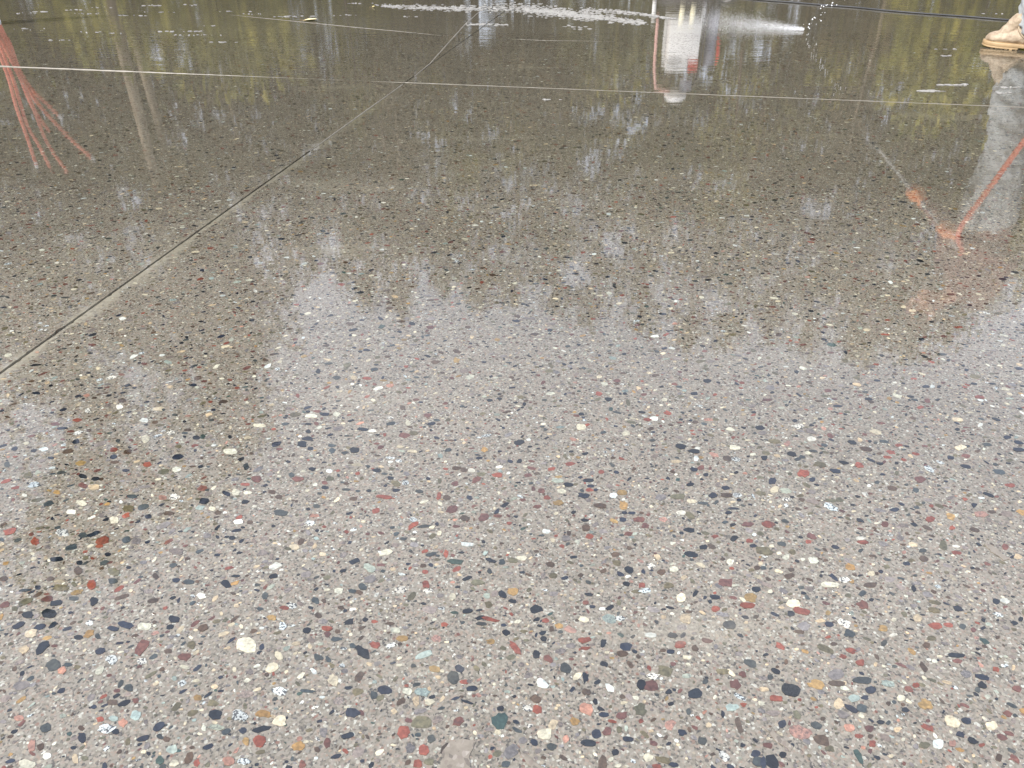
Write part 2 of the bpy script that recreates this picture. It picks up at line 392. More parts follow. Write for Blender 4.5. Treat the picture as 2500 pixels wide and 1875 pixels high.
# prominent stones, read off enlarged tiles of the photograph: x y width height tilt colour
TILES = {
(0, 1400): """235 352 98 58 0 K;415 340 125 80 0 K;358 625 145 75 -48 K;450 775 125 95 -15 G;475 250 95 42 -8 K;790 240 85 58 -65 K;775 98 85 75 50 R;
520 122 120 50 0 L;425 47 65 40 -10 B;30 45 75 40 -10 B;212 143 110 25 -5 G;318 120 48 38 0 N;318 180 90 32 -30 B;220 240 120 45 -22 L;398 217 90 45 -10 M;
40 265 85 45 -15 M;122 298 55 38 0 L;155 440 110 45 -25 N;262 512 110 60 -20 T;203 640 95 60 -15 T;525 822 80 55 -15 P;400 545 85 30 -15 O;950 65 75 45 0 G;
1485 58 65 38 0 N;1592 73 90 40 0 G;1195 625 140 85 -50 M;845 655 90 50 -20 N;955 467 95 40 10 N;1062 437 128 52 10 N;1470 388 100 60 10 N;1718 460 88 55 -20 B;
1420 658 75 35 0 B;1615 605 65 62 0 L;842 818 88 55 -40 C;940 730 95 85 0 S;1200 745 80 55 0 S;1215 447 110 60 0 C;2080 605 170 115 15 C;1560 790 85 30 15 C;
1665 800 85 32 -40 N;1085 965 75 62 -10 G;950 1090 80 42 0 B;1145 1075 55 38 -15 M;1670 1050 65 48 0 O;1815 1192 115 78 0 K;2020 1200 135 90 0 S;1825 1300 125 45 5 E;
1340 1293 105 60 -35 N;848 1228 60 48 -10 R;900 1310 140 75 -8 S;690 1387 60 88 0 N;385 1305 95 70 -20 G;268 1455 60 115 10 P;155 1220 90 42 0 P;1205 1395 115 45 -20 N;
1145 1200 85 85 0 E;395 1540 68 55 -20 W;635 1565 50 78 -10 T;1350 1578 65 75 -20 D;1930 1585 95 72 0 P;2060 1588 105 52 0 S;1660 1600 55 52 -30 R;2075 1420 50 65 0 O;
2180 1415 75 100 -20 R;85 1585 85 30 -15 N;230 1610 130 70 0 C;960 1225 75 50 0 E;1040 1260 75 70 -30 P;1910 1335 75 50 -25 G;755 510 95 55 -30 O;1700 190 70 48 0 W;650 160 110 35 -15 O;620 212 80 35 0 G""",
(620, 1400): """915 112 75 52 25 G;830 150 70 35 5 G;1450 95 70 58 0 R;1238 140 95 60 0 S;255 292 80 32 5 R;150 375 80 45 0 O;245 445 80 58 0 S;445 482 68 48 -15 K;612 465 95 40 10 R;
620 513 52 45 -30 M;1018 407 62 30 0 R;1800 40 85 30 -20 K;1885 75 110 42 5 L;2098 178 80 52 35 K;1800 320 90 40 -5 K;1995 388 140 30 14 R;1920 425 95 30 5 G;2128 500 72 52 10 K;
1250 550 105 45 5 O;1435 690 150 48 -22 E;1018 605 85 52 5 R;920 665 130 75 40 K;1525 808 105 55 10 O;2000 575 72 42 5 O;1610 432 55 38 0 R;1675 200 55 58 10 C;1195 480 85 45 5 C;
545 710 80 48 15 G;625 725 70 40 60 G;210 695 85 55 50 C;155 795 110 80 -20 C;670 900 98 88 10 T;1680 880 95 110 0 G;1735 805 85 60 25 N;1840 972 95 45 -5 N;1105 985 125 75 5 N;
1010 1025 60 65 0 G;1415 1000 125 65 5 E;1295 995 80 52 5 C;1480 1085 85 52 0 C;460 995 125 28 4 G;835 1175 125 82 0 N;70 1185 145 60 5 O;218 1245 115 88 -10 C;1420 1258 165 100 0 L;
1302 1238 65 42 5 M;2075 1245 120 150 0 D;1260 1340 105 105 0 R;1435 1490 85 78 10 R;1385 1605 75 65 0 R;50 1415 90 100 30 R;620 1430 55 80 0 M;370 1460 105 70 -10 O;790 1370 110 45 -15 K;
1725 1250 95 62 -20 M;1800 1085 125 22 18 K;1320 1475 80 75 20 V;1480 1590 80 58 -10 L;1495 1395 62 65 0 G;2080 1140 60 45 0 K;1775 915 80 38 5 R;410 1610 55 65 0 M;1980 265 65 48 0 L;1365 1080 60 80 0 T;720 905 40 30 0 W""",
(1240, 1400): """40 155 85 62 0 O;42 235 70 35 10 K;60 630 130 55 48 R;240 685 60 70 0 K;488 800 100 75 30 G;655 880 58 88 -5 K;290 930 100 72 30 W;1125 940 75 90 0 K;1578 1015 115 82 -10 K;
1868 435 110 70 5 K;2050 205 100 75 0 O;2020 272 125 50 5 R;1840 75 120 62 5 M;2150 85 140 32 25 V;1460 205 85 75 0 C;1355 103 80 45 0 L;1130 102 55 40 0 R;1000 88 62 38 15 K;
1228 310 100 52 12 V;1455 603 95 58 -8 R;1395 525 85 45 15 K;1372 660 68 38 5 N;1498 383 90 75 0 T;1205 522 100 40 5 W;965 678 98 48 5 B;430 442 70 42 10 O;645 565 110 45 -8 R;
655 633 75 28 3 R;300 552 60 45 15 K;232 1060 90 65 30 B;245 1150 80 65 35 R;660 1145 120 90 10 P;565 1250 80 60 20 O;808 1192 85 40 0 N;960 1200 85 62 -10 M;1112 1145 100 100 -10 L;
745 1355 80 82 -20 N;678 1432 120 55 3 K;310 1355 125 90 -5 C;368 1465 85 62 20 G;222 1428 65 52 30 N;905 1510 65 50 0 K;838 1335 65 75 20 M;1015 1400 95 42 5 N;1470 1345 72 52 20 N;
1640 1415 80 62 5 G;1305 1575 140 55 15 L;1255 1630 75 45 0 R;2090 1520 75 62 20 N;2120 1590 115 75 0 G;1918 935 95 70 20 M;1810 828 105 48 5 L;1980 852 72 45 15 M;1522 1165 45 55 0 G;
1895 1130 130 60 -8 E;490 1400 52 62 0 P;1230 1435 65 42 20 M;665 1000 70 52 10 B;965 1040 55 38 10 B;1750 300 70 45 5 R;1815 350 120 35 10 V;1160 145 105 35 -5 S;945 380 80 45 10 S;1225 870 105 52 5 S""",
(1860, 1400): """245 985 160 105 15 K;120 1057 105 48 8 R;845 905 165 58 5 G;460 935 130 72 8 O;635 930 145 45 3 B;920 985 95 62 0 N;830 755 68 60 0 R;750 652 85 45 15 R;685 703 65 35 15 R;
1240 978 75 48 20 M;1300 943 52 45 10 R;755 1143 130 48 32 N;843 1137 88 65 20 G;682 1193 100 60 10 V;870 1048 65 38 0 N;1380 1105 115 72 20 O;335 320 135 55 10 R;265 255 120 70 5 C;
245 340 62 48 10 K;850 265 95 72 15 M;575 95 155 42 5 C;912 98 110 40 0 B;700 55 105 40 5 S;40 95 110 32 28 V;700 420 125 62 25 S;738 508 90 55 15 G;1025 465 85 50 10 O;1635 692 140 35 5 K;
1655 298 78 52 15 N;2052 232 90 45 20 W;1860 877 130 42 15 N;1862 945 80 52 25 K;1725 1245 90 52 12 N;1605 1250 145 82 25 C;1940 1285 100 75 5 C;1395 1300 110 42 22 R;735 1305 90 62 8 P;
905 1310 75 58 15 M;818 1372 80 35 0 R;460 1285 100 60 15 G;90 1180 115 45 3 V;930 1437 65 52 10 R;1780 1415 95 48 22 K;1605 1432 60 52 0 P;1675 1360 75 45 8 N;1490 1440 100 80 5 W;1370 1450 85 55 10 L;
175 1530 60 50 0 K;50 1453 75 42 15 M;1060 930 110 52 15 E;1175 1052 70 50 0 C;2155 975 85 52 15 M;2075 1185 80 42 15 M;330 1340 190 105 20 P;1390 607 65 48 10 B;1572 435 80 35 10 R;1648 740 80 38 5 M;
115 825 85 38 25 K;72 875 50 45 0 G;1975 808 58 42 5 R;315 492 95 30 5 B;1455 312 105 40 15 L;1180 775 110 22 20 M;10 1600 50 100 0 N;780 1055 95 60 0 E;1000 1255 65 35 10 K""",
(0, 930): """1030 165 68 38 0 B;1008 220 58 38 0 W;1215 332 72 40 0 W;650 330 78 30 0 R;465 363 72 28 -10 M;525 400 95 22 -4 N;640 512 62 36 -12 K;1655 480 65 35 0 K;1712 472 45 42 0 D;
1945 595 120 45 3 C;960 580 62 36 -5 R;1075 600 75 40 -8 B;957 640 60 38 -15 N;1242 705 65 42 -10 R;1490 748 80 40 -5 C;1062 757 62 26 0 N;698 805 75 36 15 K;515 773 75 28 -8 G;
55 845 98 30 -15 R;235 797 75 50 -10 L;1992 940 75 58 0 C;1910 950 75 38 25 N;1722 1013 80 48 0 K;795 895 105 42 0 T;480 938 55 38 0 O;1112 975 88 32 5 G;1218 893 105 22 -8 V;
1085 1080 95 50 5 L;1425 1118 95 35 -3 B;1842 1112 60 42 8 B;1062 1137 65 35 -15 R;1252 1145 55 36 -5 N;405 1035 85 40 -15 G;690 1030 95 40 10 C;600 1105 80 38 0 W;80 1270 105 45 -15 R;
298 1355 65 62 25 R;870 1350 125 62 -22 R;840 1395 65 28 -5 R;600 1405 115 45 -15 G;695 1305 68 48 0 G;1065 1342 75 52 -20 G;475 1505 120 40 -3 K;658 1605 65 62 -20 B;955 1610 95 60 15 L;
1490 1440 115 52 8 V;1745 1305 65 42 -8 V;1450 1272 75 30 -38 V;2165 825 80 48 0 M;2010 1190 80 42 -5 W;1375 985 70 40 0 P;1475 980 85 52 0 S;525 1280 100 62 0 S;60 705 45 48 0 G;150 1345 65 30 -20 G;
1085 1575 40 26 0 K;910 1465 55 32 0 N;670 1535 52 38 0 K;1230 490 70 65 -30 C;1340 235 95 32 0 T;305 103 70 24 0 K;1305 75 70 28 0 L;1690 1070 75 40 0 E;500 1690 90 30 0 T;965 1175 75 58 0 C;285 880 110 48 -15 S""",
(620, 930): """190 532 85 38 -15 N;405 535 72 48 -5 K;448 488 98 30 0 N;475 572 50 30 0 K;662 588 58 48 0 G;850 585 82 50 -5 K;1037 755 75 34 5 K;20 828 85 50 5 M;378 828 95 38 0 M;
600 900 65 32 8 K;780 917 72 20 0 G;838 995 72 32 0 B;1105 980 135 34 5 R;1028 1097 65 45 -20 R;1198 865 85 42 15 L;1200 923 65 30 -5 N;1395 932 65 30 8 G;1628 985 65 42 0 B;1562 970 40 58 20 R;
2050 793 92 36 0 R;1917 787 78 32 -8 L;1708 737 75 30 0 B;1828 755 65 32 0 W;1937 1148 90 62 -5 M;1780 1163 82 45 5 B;1340 1220 100 42 -35 R;1442 1227 115 25 -3 G;1700 1525 130 42 3 D;
1620 1460 45 62 10 R;1998 1515 95 32 20 K;975 1580 100 55 30 E;1795 1380 105 34 3 W;1072 1553 80 25 0 M;1710 1587 70 40 -25 R;230 1115 115 45 5 G;530 1057 60 32 0 G;150 937 62 34 5 B;
1350 442 70 32 0 L;1497 362 75 28 -8 N;1640 585 65 28 -8 G;1945 580 55 40 0 O;1697 867 62 36 0 M;510 1137 90 28 3 P;635 760 52 32 0 W;875 705 90 26 5 T;1150 40 70 30 0 P;52 377 98 28 0 C;
600 282 75 28 0 N;535 257 65 22 5 M;480 295 95 32 0 C;340 1405 85 42 0 T;480 1200 80 40 0 S;1345 1170 60 38 0 S;2090 1530 50 50 0 G;1465 290 68 35 0 M;2085 675 85 32 18 V;640 825 70 40 0 L;1280 860 60 40 0 S""",
(1240, 930): """1462 555 90 40 12 K;1570 595 100 38 6 K;1730 968 72 48 -5 N;1845 965 98 40 5 B;1435 975 118 40 0 L;1838 903 70 32 3 N;640 968 95 42 10 N;512 877 78 36 5 K;690 920 65 30 0 R;
680 840 90 32 0 K;700 887 62 24 0 N;283 930 70 45 0 M;330 985 55 34 8 R;775 1053 115 38 5 B;970 1170 60 36 0 N;1108 1170 95 46 5 M;1160 1222 65 45 8 M;660 1240 62 55 0 B;688 1310 72 42 0 R;
1545 1465 112 50 12 K;1650 1402 68 40 -8 K;1020 1595 75 52 30 K;1298 1615 72 48 0 B;2160 1435 140 60 12 L;2020 1212 95 38 3 M;2185 1210 75 55 5 R;1000 442 70 40 5 C;1235 317 72 34 3 W;
1180 327 68 24 5 R;1042 347 78 24 10 L;1350 270 65 30 12 R;1130 265 60 22 8 K;620 280 50 28 0 K;770 110 62 36 15 R;525 700 85 30 -10 R;788 768 55 30 5 R;170 797 65 32 -5 M;425 843 100 38 5 E;
1740 622 85 32 18 P;1420 680 90 28 0 T;1590 655 42 48 10 W;1630 732 60 34 -12 M;1915 563 90 36 8 C;1460 1112 82 36 3 W;1290 985 85 55 0 V;965 942 78 42 0 O;455 930 75 40 5 C;425 1030 78 46 0 O;
890 965 65 40 0 W;325 1270 70 36 5 W;1018 1290 75 34 0 M;250 1060 75 30 0 M;45 1515 85 38 15 L;908 1465 75 42 -5 B;1210 1562 70 42 0 S;1400 1590 85 48 5 C;490 1330 70 55 0 V;1875 1525 62 45 0 C;
620 390 80 50 0 C;110 137 62 26 0 L;1310 1170 68 40 5 P;2040 1350 65 30 0 R;1950 1005 40 26 0 K;1905 1077 100 20 3 N;1645 1032 85 24 3 G;1550 1015 85 32 3 C""",
(1860, 930): """490 705 105 45 10 L;618 760 95 34 10 N;820 710 80 45 28 R;350 780 85 65 15 R;88 845 65 52 -5 N;425 832 52 45 0 N;375 878 78 30 25 L;252 617 78 40 12 K;100 508 110 32 5 L;
420 490 80 38 10 W;215 530 55 40 0 P;1155 542 60 25 0 R;55 1210 98 52 5 M;420 1315 92 40 25 M;395 1358 50 32 10 R;168 1375 78 38 12 G;850 1360 100 32 5 R;832 1330 75 34 5 W;1038 1210 68 45 20 M;
1118 1087 72 34 0 N;1420 1168 70 48 5 R;1848 1125 125 48 8 P;1795 1258 85 38 15 B;1605 1240 50 36 0 R;1645 1450 85 30 3 R;1368 1502 78 48 15 B;1360 1432 62 34 3 G;1222 1542 60 32 5 N;
1720 722 95 30 12 N;1720 632 75 32 10 M;1592 648 58 28 10 N;1790 1048 48 42 25 N;2095 880 90 34 8 R;2070 475 65 32 5 N;2165 520 85 28 12 N;2170 582 100 34 6 N;430 1015 110 45 15 V;655 1003 68 38 15 L;
580 1065 120 48 22 S;200 930 100 45 5 E;305 383 100 40 0 S;415 430 92 42 12 V;30 1440 85 52 5 L;255 1443 60 42 15 L;745 1570 85 46 10 O;920 1625 60 40 0 C;1275 1380 72 40 5 T;620 1403 68 30 15 N;
900 152 68 26 5 K;640 213 78 22 3 N;1835 137 85 28 10 R;1650 325 95 32 5 T;1675 562 85 40 0 C;20 650 50 40 0 K;1060 645 70 20 5 R;995 698 60 26 5 K;2055 1400 58 50 25 M;1030 512 98 26 10 G;205 1000 80 34 5 S;
1385 48 62 24 0 N;1140 125 85 30 15 C;45 160 85 22 0 M"""}
TSC = 640.0 / 2212.0

def stone_outline(n, rnd, angular):
    a = np.sort((np.arange(n) + rnd.uniform(-0.32, 0.32, n)) * 2 * np.pi / n)
    r = 1.0 + rnd.normal(0, 0.07 + 0.10 * angular, n)
    e = 2.0 + 1.2 * rnd.random()
    c, s = np.cos(a), np.sin(a)
    k = (np.abs(c) ** e + np.abs(s) ** e) ** (-1.0 / e)
    egg = 1 + rnd.uniform(-0.18, 0.18) * np.cos(a)
    r = np.clip(r, 0.72, 1.25)
    return c * k * r, s * k * r * egg

CELL = 0.0012; GX0, GY0 = -3.75, 0.0; GNX, GNY = int(7.5 / CELL), int(5.2 / CELL)
occ = np.zeros((GNY, GNX), bool)
def occupied(cx, cy, r, mark=False, test=True):
    i0, i1 = int((cx - r - GX0) / CELL), int((cx + r - GX0) / CELL) + 1
    j0, j1 = int((cy - r - GY0) / CELL), int((cy + r - GY0) / CELL) + 1
    if i0 < 0 or j0 < 0 or i1 > GNX or j1 > GNY: return True
    if test and occ[j0:j1, i0:i1].any(): return True
    if mark: occ[j0:j1, i0:i1] = True
    return False

stones = []                      # (poly Nx2, colour key, size)
prnd = np.random.default_rng(5)
for (ox, oy), txt in TILES.items():
    for row in txt.replace('\n', '').split(';'):
        x, y, w, h, t, c = row.split(); x, y, w, h, t = map(float, (x, y, w, h, t))
        cx, cy = ox + x * TSC, oy + y * TSC
        a, b = stone_outline(13, prnd, 0.0 if c in 'KNGBWC' and prnd.random() < 0.6 else 0.6)
        a = a * w * TSC / 2; b = b * h * TSC / 2; th = R(t)
        px = cx + a * math.cos(th) - b * math.sin(th); py = cy + a * math.sin(th) + b * math.cos(th)
        poly = np.array([ground(p, q)[:2] for p, q in zip(px, py)])
        size = float(np.hypot(*(poly.max(0) - poly.min(0))))
        stones.append((poly[::-1], c, size * 1e3, w * h))
        ctr = poly.mean(0); r = 0.40 * float(min(poly.max(0) - poly.min(0)))
        occupied(ctr[0], ctr[1], r, mark=True, test=False)
n_listed = len(stones)

KEYS = ['K', 'N', 'G', 'B', 'R', 'M', 'O', 'T', 'W', 'C', 'E', 'S', 'L', 'P', 'V', 'D']
PROB = np.array([.105, .060, .090, .110, .042, .070, .022, .055, .022, .070, .032, .045, .115, .018, .210, .010]); PROB /= PROB.sum()
def darts(n, y0, y1, amin, amean, amax):
    ys = rng.uniform(y0, y1, n)
    half = 0.58 * ys + 0.80
    keep = rng.random(n) < half / (0.58 * y1 + 0.80)
    ys = ys[keep]; half = half[keep]; m = len(ys)
    xs = rng.uniform(-1, 1, m) * half
    L = np.clip(amin + rng.exponential(amean - amin, m), amin, amax)
    order = np.argsort(-L)
    xs, ys, L = xs[order], ys[order], L[order]
    pale = np.array([.06, .035, .07, .11, .02, .05, .015, .09, .018, .09, .035, .025, .13, .01, .33, .005]); pale /= pale.sum()
    ks = np.where(L > (0.0060 if y0 < 2 else 0.0095), rng.choice(len(KEYS), m, p=PROB), rng.choice(len(KEYS), m, p=pale)); asp = rng.uniform(0.38, 0.84, m); th = rng.normal(0.05, 0.7, m)
    for i in range(m):
        x, y, l = float(xs[i]), float(ys[i]), float(L[i])
        db = abs((x - B0.x) * nB.x + (y - B0.y) * nB.y)
        if db < l * 0.5 + 0.006: continue
        if db < 0.014 and rng.random() < 0.5: continue
        if abs((x - A0.x) * nA.x + (y - A0.y) * nA.y) < l * 0.5 + 0.012: continue
        if occupied(x, y, l * 0.36, mark=True): continue
        nv = 8 if l < 0.008 else 10
        a, b = stone_outline(nv, rng, 0.5)
        a = a * l / 2; b = b * l / 2 * asp[i]; c, s = math.cos(th[i]), math.sin(th[i])
        stones.append((np.stack([x + a * c - b * s, y + a * s + b * c], 1), KEYS[ks[i]], l * 1e3, (l / (0.84 * y + 0.38)) ** 2 * 2.0e7 * 0.6 * (abs(x) < 0.56 * y + 0.25 and y > 0.44)))
darts(120000, 0.15, 2.1, 0.0027, 0.0050, 0.017)
darts(85000, 2.1, 4.7, 0.0044, 0.0072, 0.016)

def tint(c):
    t = TINT[c]; k = random.uniform(0.75, 1.28); w = random.uniform(-0.08, 0.08)
    return (min(.9, t[0] * k * (1 + w)), min(.9, t[1] * k), min(.9, t[2] * k * (1 - w)), 0.95 if c == 'S' else (0.45 if c in 'EPV' and random.random() < .35 else (0.25 if random.random() < .1 else 0.0)))
def stones_mesh(name, items, top, skirt=True):
    vs_ = []; fs = []; cols = []
    for poly, c, size, _ in items:
        n = len(poly); b = len(vs_); z = top + random.uniform(-1, 1) * 0.00012
        vs_ += [(p[0], p[1], z) for p in poly]
        if skirt: vs_ += [(p[0], p[1], -0.002) for p in poly]
        fs.append(tuple(range(b, b + n)))
        if skirt: fs += [(b + (i + 1) % n, b + i, b + n + i, b + n + (i + 1) % n) for i in range(n)]
        cols += [tint(c)] * (n * (2 if skirt else 1))
    me = bpy.data.meshes.new(name); me.from_pydata(vs_, [], fs); me.update()
    at = me.color_attributes.new('tint', 'FLOAT_COLOR', 'POINT')
    at.data.foreach_set('color', np.array(cols, 'f').ravel())
    me.materials.append(M_PEB)
    return me
stones_sorted = sorted(range(len(stones)), key=lambda i: -(stones[i][3] * (3.0 if i < n_listed else 1.0)))
single = set(stones_sorted[:300])
for i in stones_sorted[:300]:
    o = bpy.data.objects.new('pebble', stones_mesh('pebble', [stones[i]], 0.00055)); link(o, slab)
rest = [s for i, s in enumerate(stones) if i not in single]
near = [s for s in rest if s[0][0][1] < 2.1]; far = [s for s in rest if s[0][0][1] >= 2.1]
o = link(bpy.data.objects.new('small_aggregate', stones_mesh('small_aggregate', near, 0.00030)), slab); o['kind'] = 'stuff'
o = link(bpy.data.objects.new('small_aggregate', stones_mesh('small_aggregate', far, 0.00030, False)), slab); o['kind'] = 'stuff'

# pale chips of cement paste lying in the surface
def chip(px):
    k = len(px)
    pts = []
    for i in range(k):
        a, b = Vector(px[i]), Vector(px[(i + 1) % k])
        for j in range(4):
            q = a.lerp(b, j / 4); pts.append(ground(q.x + random.uniform(-2.5, 2.5), q.y + random.uniform(-2, 2)))
    MB().prism([(p.x, p.y) for p in reversed(pts)], -0.002, 0.0009).build('cement_chip', M_CHIP, slab, False)
chip([(1075, 1880), (1080, 1840), (1095, 1815), (1130, 1805), (1160, 1810), (1145, 1850), (1150, 1880)])
chip([(1262, 1828), (1275, 1838), (1320, 1868), (1345, 1895), (1312, 1895), (1288, 1865)])
chip([(1862, 1775), (1885, 1785), (1935, 1825), (1930, 1835), (1890, 1805)])
chip([(2405, 1330), (2430, 1338), (2465, 1365), (2450, 1368), (2425, 1352)])
chip([(2098, 970), (2112, 978), (2122, 1000), (2110, 998)])

# ------------------------------------------------------------------ things on the slab
def foam_material():
    q = N('foam'); p = q.pos()
    v = q.n('TexVoronoi'); v.inputs['Scale'].default_value = 160.0; q.l(p, v.inputs['Vector'])
    q.set(Base_Color=q.ramp(v.outputs['Distance'], [(0.0, (0.40, 0.39, 0.355)), (0.8, (0.25, 0.24, 0.215))]), Roughness=0.35)
    q.bump(v.outputs['Distance'], 0.004); return q.m
M_FOAM = foam_material()
def foam(paths, name, label, jit=8):
    vs_ = []; fs = []
    def blob(p, a, b):
        k = 8; o0 = len(vs_); hgt = random.uniform(0.0012, 0.0035)
        rr = [random.uniform(0.6, 1.15) for _ in range(k)]
        for s_, z in ((1.0, 0.0008), (0.6, hgt)):
            for i in range(k):
                t = 2 * math.pi * i / k; vs_.append((p.x + a * s_ * rr[i] * math.cos(t), p.y + b * s_ * rr[i] * math.sin(t), z))
        vs_.append((p.x, p.y, hgt * 1.25))
        for i in range(k):
            j = (i + 1) % k
            fs.append((o0 + i, o0 + j, o0 + k + j, o0 + k + i)); fs.append((o0 + k + i, o0 + k + j, o0 + 2 * k))
    for pts, hw, n, (amin, amax) in paths:
        for _ in range(n):
            t = random.random() * (len(pts) - 1); i = int(t); t -= i
            x = pts[i][0] * (1 - t) + pts[i + 1][0] * t; y = pts[i][1] * (1 - t) + pts[i + 1][1] * t
            w = hw[i] * (1 - t) + hw[i + 1] * t
            p = ground(x + random.gauss(0, jit), y + max(-1.6, min(1.6, random.gauss(0, 0.6))) * w)
            a = random.uniform(amin, amax); blob(p, a, a * random.uniform(0.35, 0.9))
    me = bpy.data.meshes.new(name); me.from_pydata(vs_, [], fs); me.update()
    for f_ in me.polygons: f_.use_smooth = True
    me.materials.append(M_FOAM); o = link(bpy.data.objects.new(name, me))
    return tag(o, label, 'foam', None, 'stuff')
foam([([(930, 14), (1040, 19), (1130, 22), (1260, 20), (1340, 26), (1430, 37), (1500, 47), (1570, 56)], [3, 5, 6, 10, 12, 10, 8, 3], 1100, (0.004, 0.019)),
      ([(1280, 22), (1380, 34), (1470, 46)], [7, 8, 4], 600, (0.004, 0.018))],
     'foam_drift', 'broad white drift of foam on the wet slab near the top edge')
foam([([(1430, 24), (1500, 28), (1570, 35), (1640, 46)], [4, 4, 3, 2], 330, (0.004, 0.016)), ([(1140, 60), (1180, 60), (1240, 61)], [1.5, 2, 1.5], 60, (0.004, 0.016)),
      ([(1370, 62), (1440, 70)], [3, 3], 12, (0.005, 0.02))],
     'foam_drift', 'thin white foam streak leading to the white machine reflection')
fl = []
for x, y, n, s in [(100, 29, 4, .05), (60, 32, 6, .02), (175, 25, 5, .03), (215, 33, 8, .02), (240, 18, 3, .03), (300, 38, 6, .03), (340, 38, 3, .04), (270, 81, 3, .03), (232, 79, 3, .02), (60, 70, 5, .02),
                   (85, 74, 2, .02), (145, 99, 3, .03), (420, 78, 8, .03), (465, 77, 6, .03), (520, 63, 2, .04), (450, 86, 4, .02), (505, 86, 3, .02), (540, 103, 5, .04), (690, 41, 6, .04), (612, 35, 3, .03),
                   (735, 41, 4, .04), (840, 37, 4, .03), (880, 8, 5, .03), (1010, 14, 4, .04), (1010, 42, 3, .03), (2305, 120, 5, .03), (2297, 137, 4, .03), (2330, 208, 10, .05), (2270, 222, 14, .05),
                   (2480, 213, 6, .04), (2460, 227, 5, .03), (1330, 243, 2, .03), (1885, 60, 6, .03), (1900, 68, 5, .02), (380, 13, 6, .04), (460, 12, 4, .03), (395, 30, 5, .03), (560, 28, 4, .03), (2420, 33, 2, .03)]:
    fl.append(([(x - 10, y), (x + 10, y + random.uniform(-1, 1))], [1.0, 1.0], n + 2, (s * 0.12, s * 0.5)))
foam(fl, 'foam_flecks', 'scattered pale flecks of foam floating on the wet concrete', 17)

def leaf(px, w, l, rot, label, c):
    p = ground(*px); vs_ = []; fs = []; n = 9
    for i in range(n):
        t = i / (n - 1); x = (t - 0.5) * l; hw = w * math.sin(math.pi * min(1, t * 0.97 + 0.02)) ** 0.8 * (1 - 0.25 * t)
        for j, s_ in enumerate((-1, -0.5, 0, 0.5, 1)):
            vs_.append((x, s_ * hw * (1 + 0.1 * math.sin(9 * t)), 0.003 + 0.006 * abs(s_) * math.sin(math.pi * t) + 0.008 * t * t))
    for i in range(n - 1):
        for j in range(4): fs.append((i * 5 + j, (i + 1) * 5 + j, (i + 1) * 5 + j + 1, i * 5 + j + 1))
    m = MB(); m.add(vs_, fs)
    ro = empty('fallen_leaf', p); ro.rotation_euler.z = rot
    m.build('blade', simple('leaf_' + c[0], c[1], 0.5, 0.2, 40), ro)
    MB().tube([(-0.5 * l - 0.02, 0, 0.006), (-0.4 * l, 0, 0.005), (0.4 * l, 0, 0.008)], [0.0012, 0.001, 0.0005], 6).build('stalk', simple('stalk', (0.3, 0.2, 0.08), 0.6), ro)
    tag(ro, label, 'leaf')
leaf((757, 51), 0.030, 0.085, 0.15, 'pale yellow fallen leaf lying on the hairline joint', ('yellow', (0.78, 0.66, 0.36)))
leaf((912, 19), 0.010, 0.022, 0.5, 'tiny yellow leaf near the top edge left of the foam drift', ('small', (0.75, 0.65, 0.30)))

# black hose across the back
M_BLACK = simple('black_rubber', (0.022, 0.024, 0.028), 0.45, 0.3, 30)
hp = []
for x, y in [(1350, -42), (1500, -28), (1650, -16), (1760, -8), (1850, 1), (1930, 7), (2010, 14), (2080, 19), (2150, 26), (2230, 33), (2300, 38), (2370, 43), (2440, 49), (2500, 53), (2600, 60), (2800, 72)]:
    q = ground(x, y); q.z = 0.0048; hp.append(q)
def smooth_pts(pts, k=6):
    res = []
    for i in range(len(pts) - 1):
        p0, p1, p2, p3 = pts[max(i - 1, 0)], pts[i], pts[i + 1], pts[min(i + 2, len(pts) - 1)]
        for j in range(k):
            t = j / k
            res.append(0.5 * ((2 * p1) + (p2 - p0) * t + (2 * p0 - 5 * p1 + 4 * p2 - p3) * t * t + (3 * p1 - p0 - 3 * p2 + p3) * t ** 3))
    return res + [pts[-1]]
tag(MB().tube(smooth_pts(hp), 0.0050, 10).build('black_hose', M_BLACK), 'thin black hose lying across the wet slab behind the tan boot', 'hose')

# red tubes standing out of the slab, seen mirrored at the left edge
def pex_material():
    q = N('red_tube'); p = q.pos(); n1 = q.noise(p, 25, 4, 0.6)
    q.set(Base_Color=q.ramp(n1.outputs[0], [(0.3, (0.62, 0.13, 0.07)), (0.7, (0.80, 0.25, 0.16))]), Roughness=0.35); return q.m
M_PEX = pex_material(); M_WHITE = simple('white_plastic', (0.80, 0.80, 0.78), 0.4, 0.06, 12)
TY = 5.05
tubes = [([(-10, 110), (22, 190), (40, 260), (62, 330), (86, 402)], 'red tube ending lowest left in the mirrored bundle at the left edge'),
         ([(0, 110), (34, 200), (66, 300), (92, 352), (117, 402)], 'red tube second from left in the mirrored bundle at the left edge'),
         ([(8, 110), (44, 180), (72, 245), (112, 345), (156, 411)], 'red tube third from left in the mirrored bundle, ending lowest'),
         ([(14, 110), (42, 175), (74, 245), (94, 285), (114, 312)], 'short red tube with a bare end in the mirrored bundle at the left edge'),
         ([(20, 110), (50, 180), (88, 245), (132, 298), (176, 345), (222, 384)], 'longest salmon red tube bending farthest right in the mirrored bundle'),
         ([(26, 108), (52, 175), (82, 222), (112, 250), (142, 282)], 'red tube ending in a white cap at the right of the mirrored bundle')]
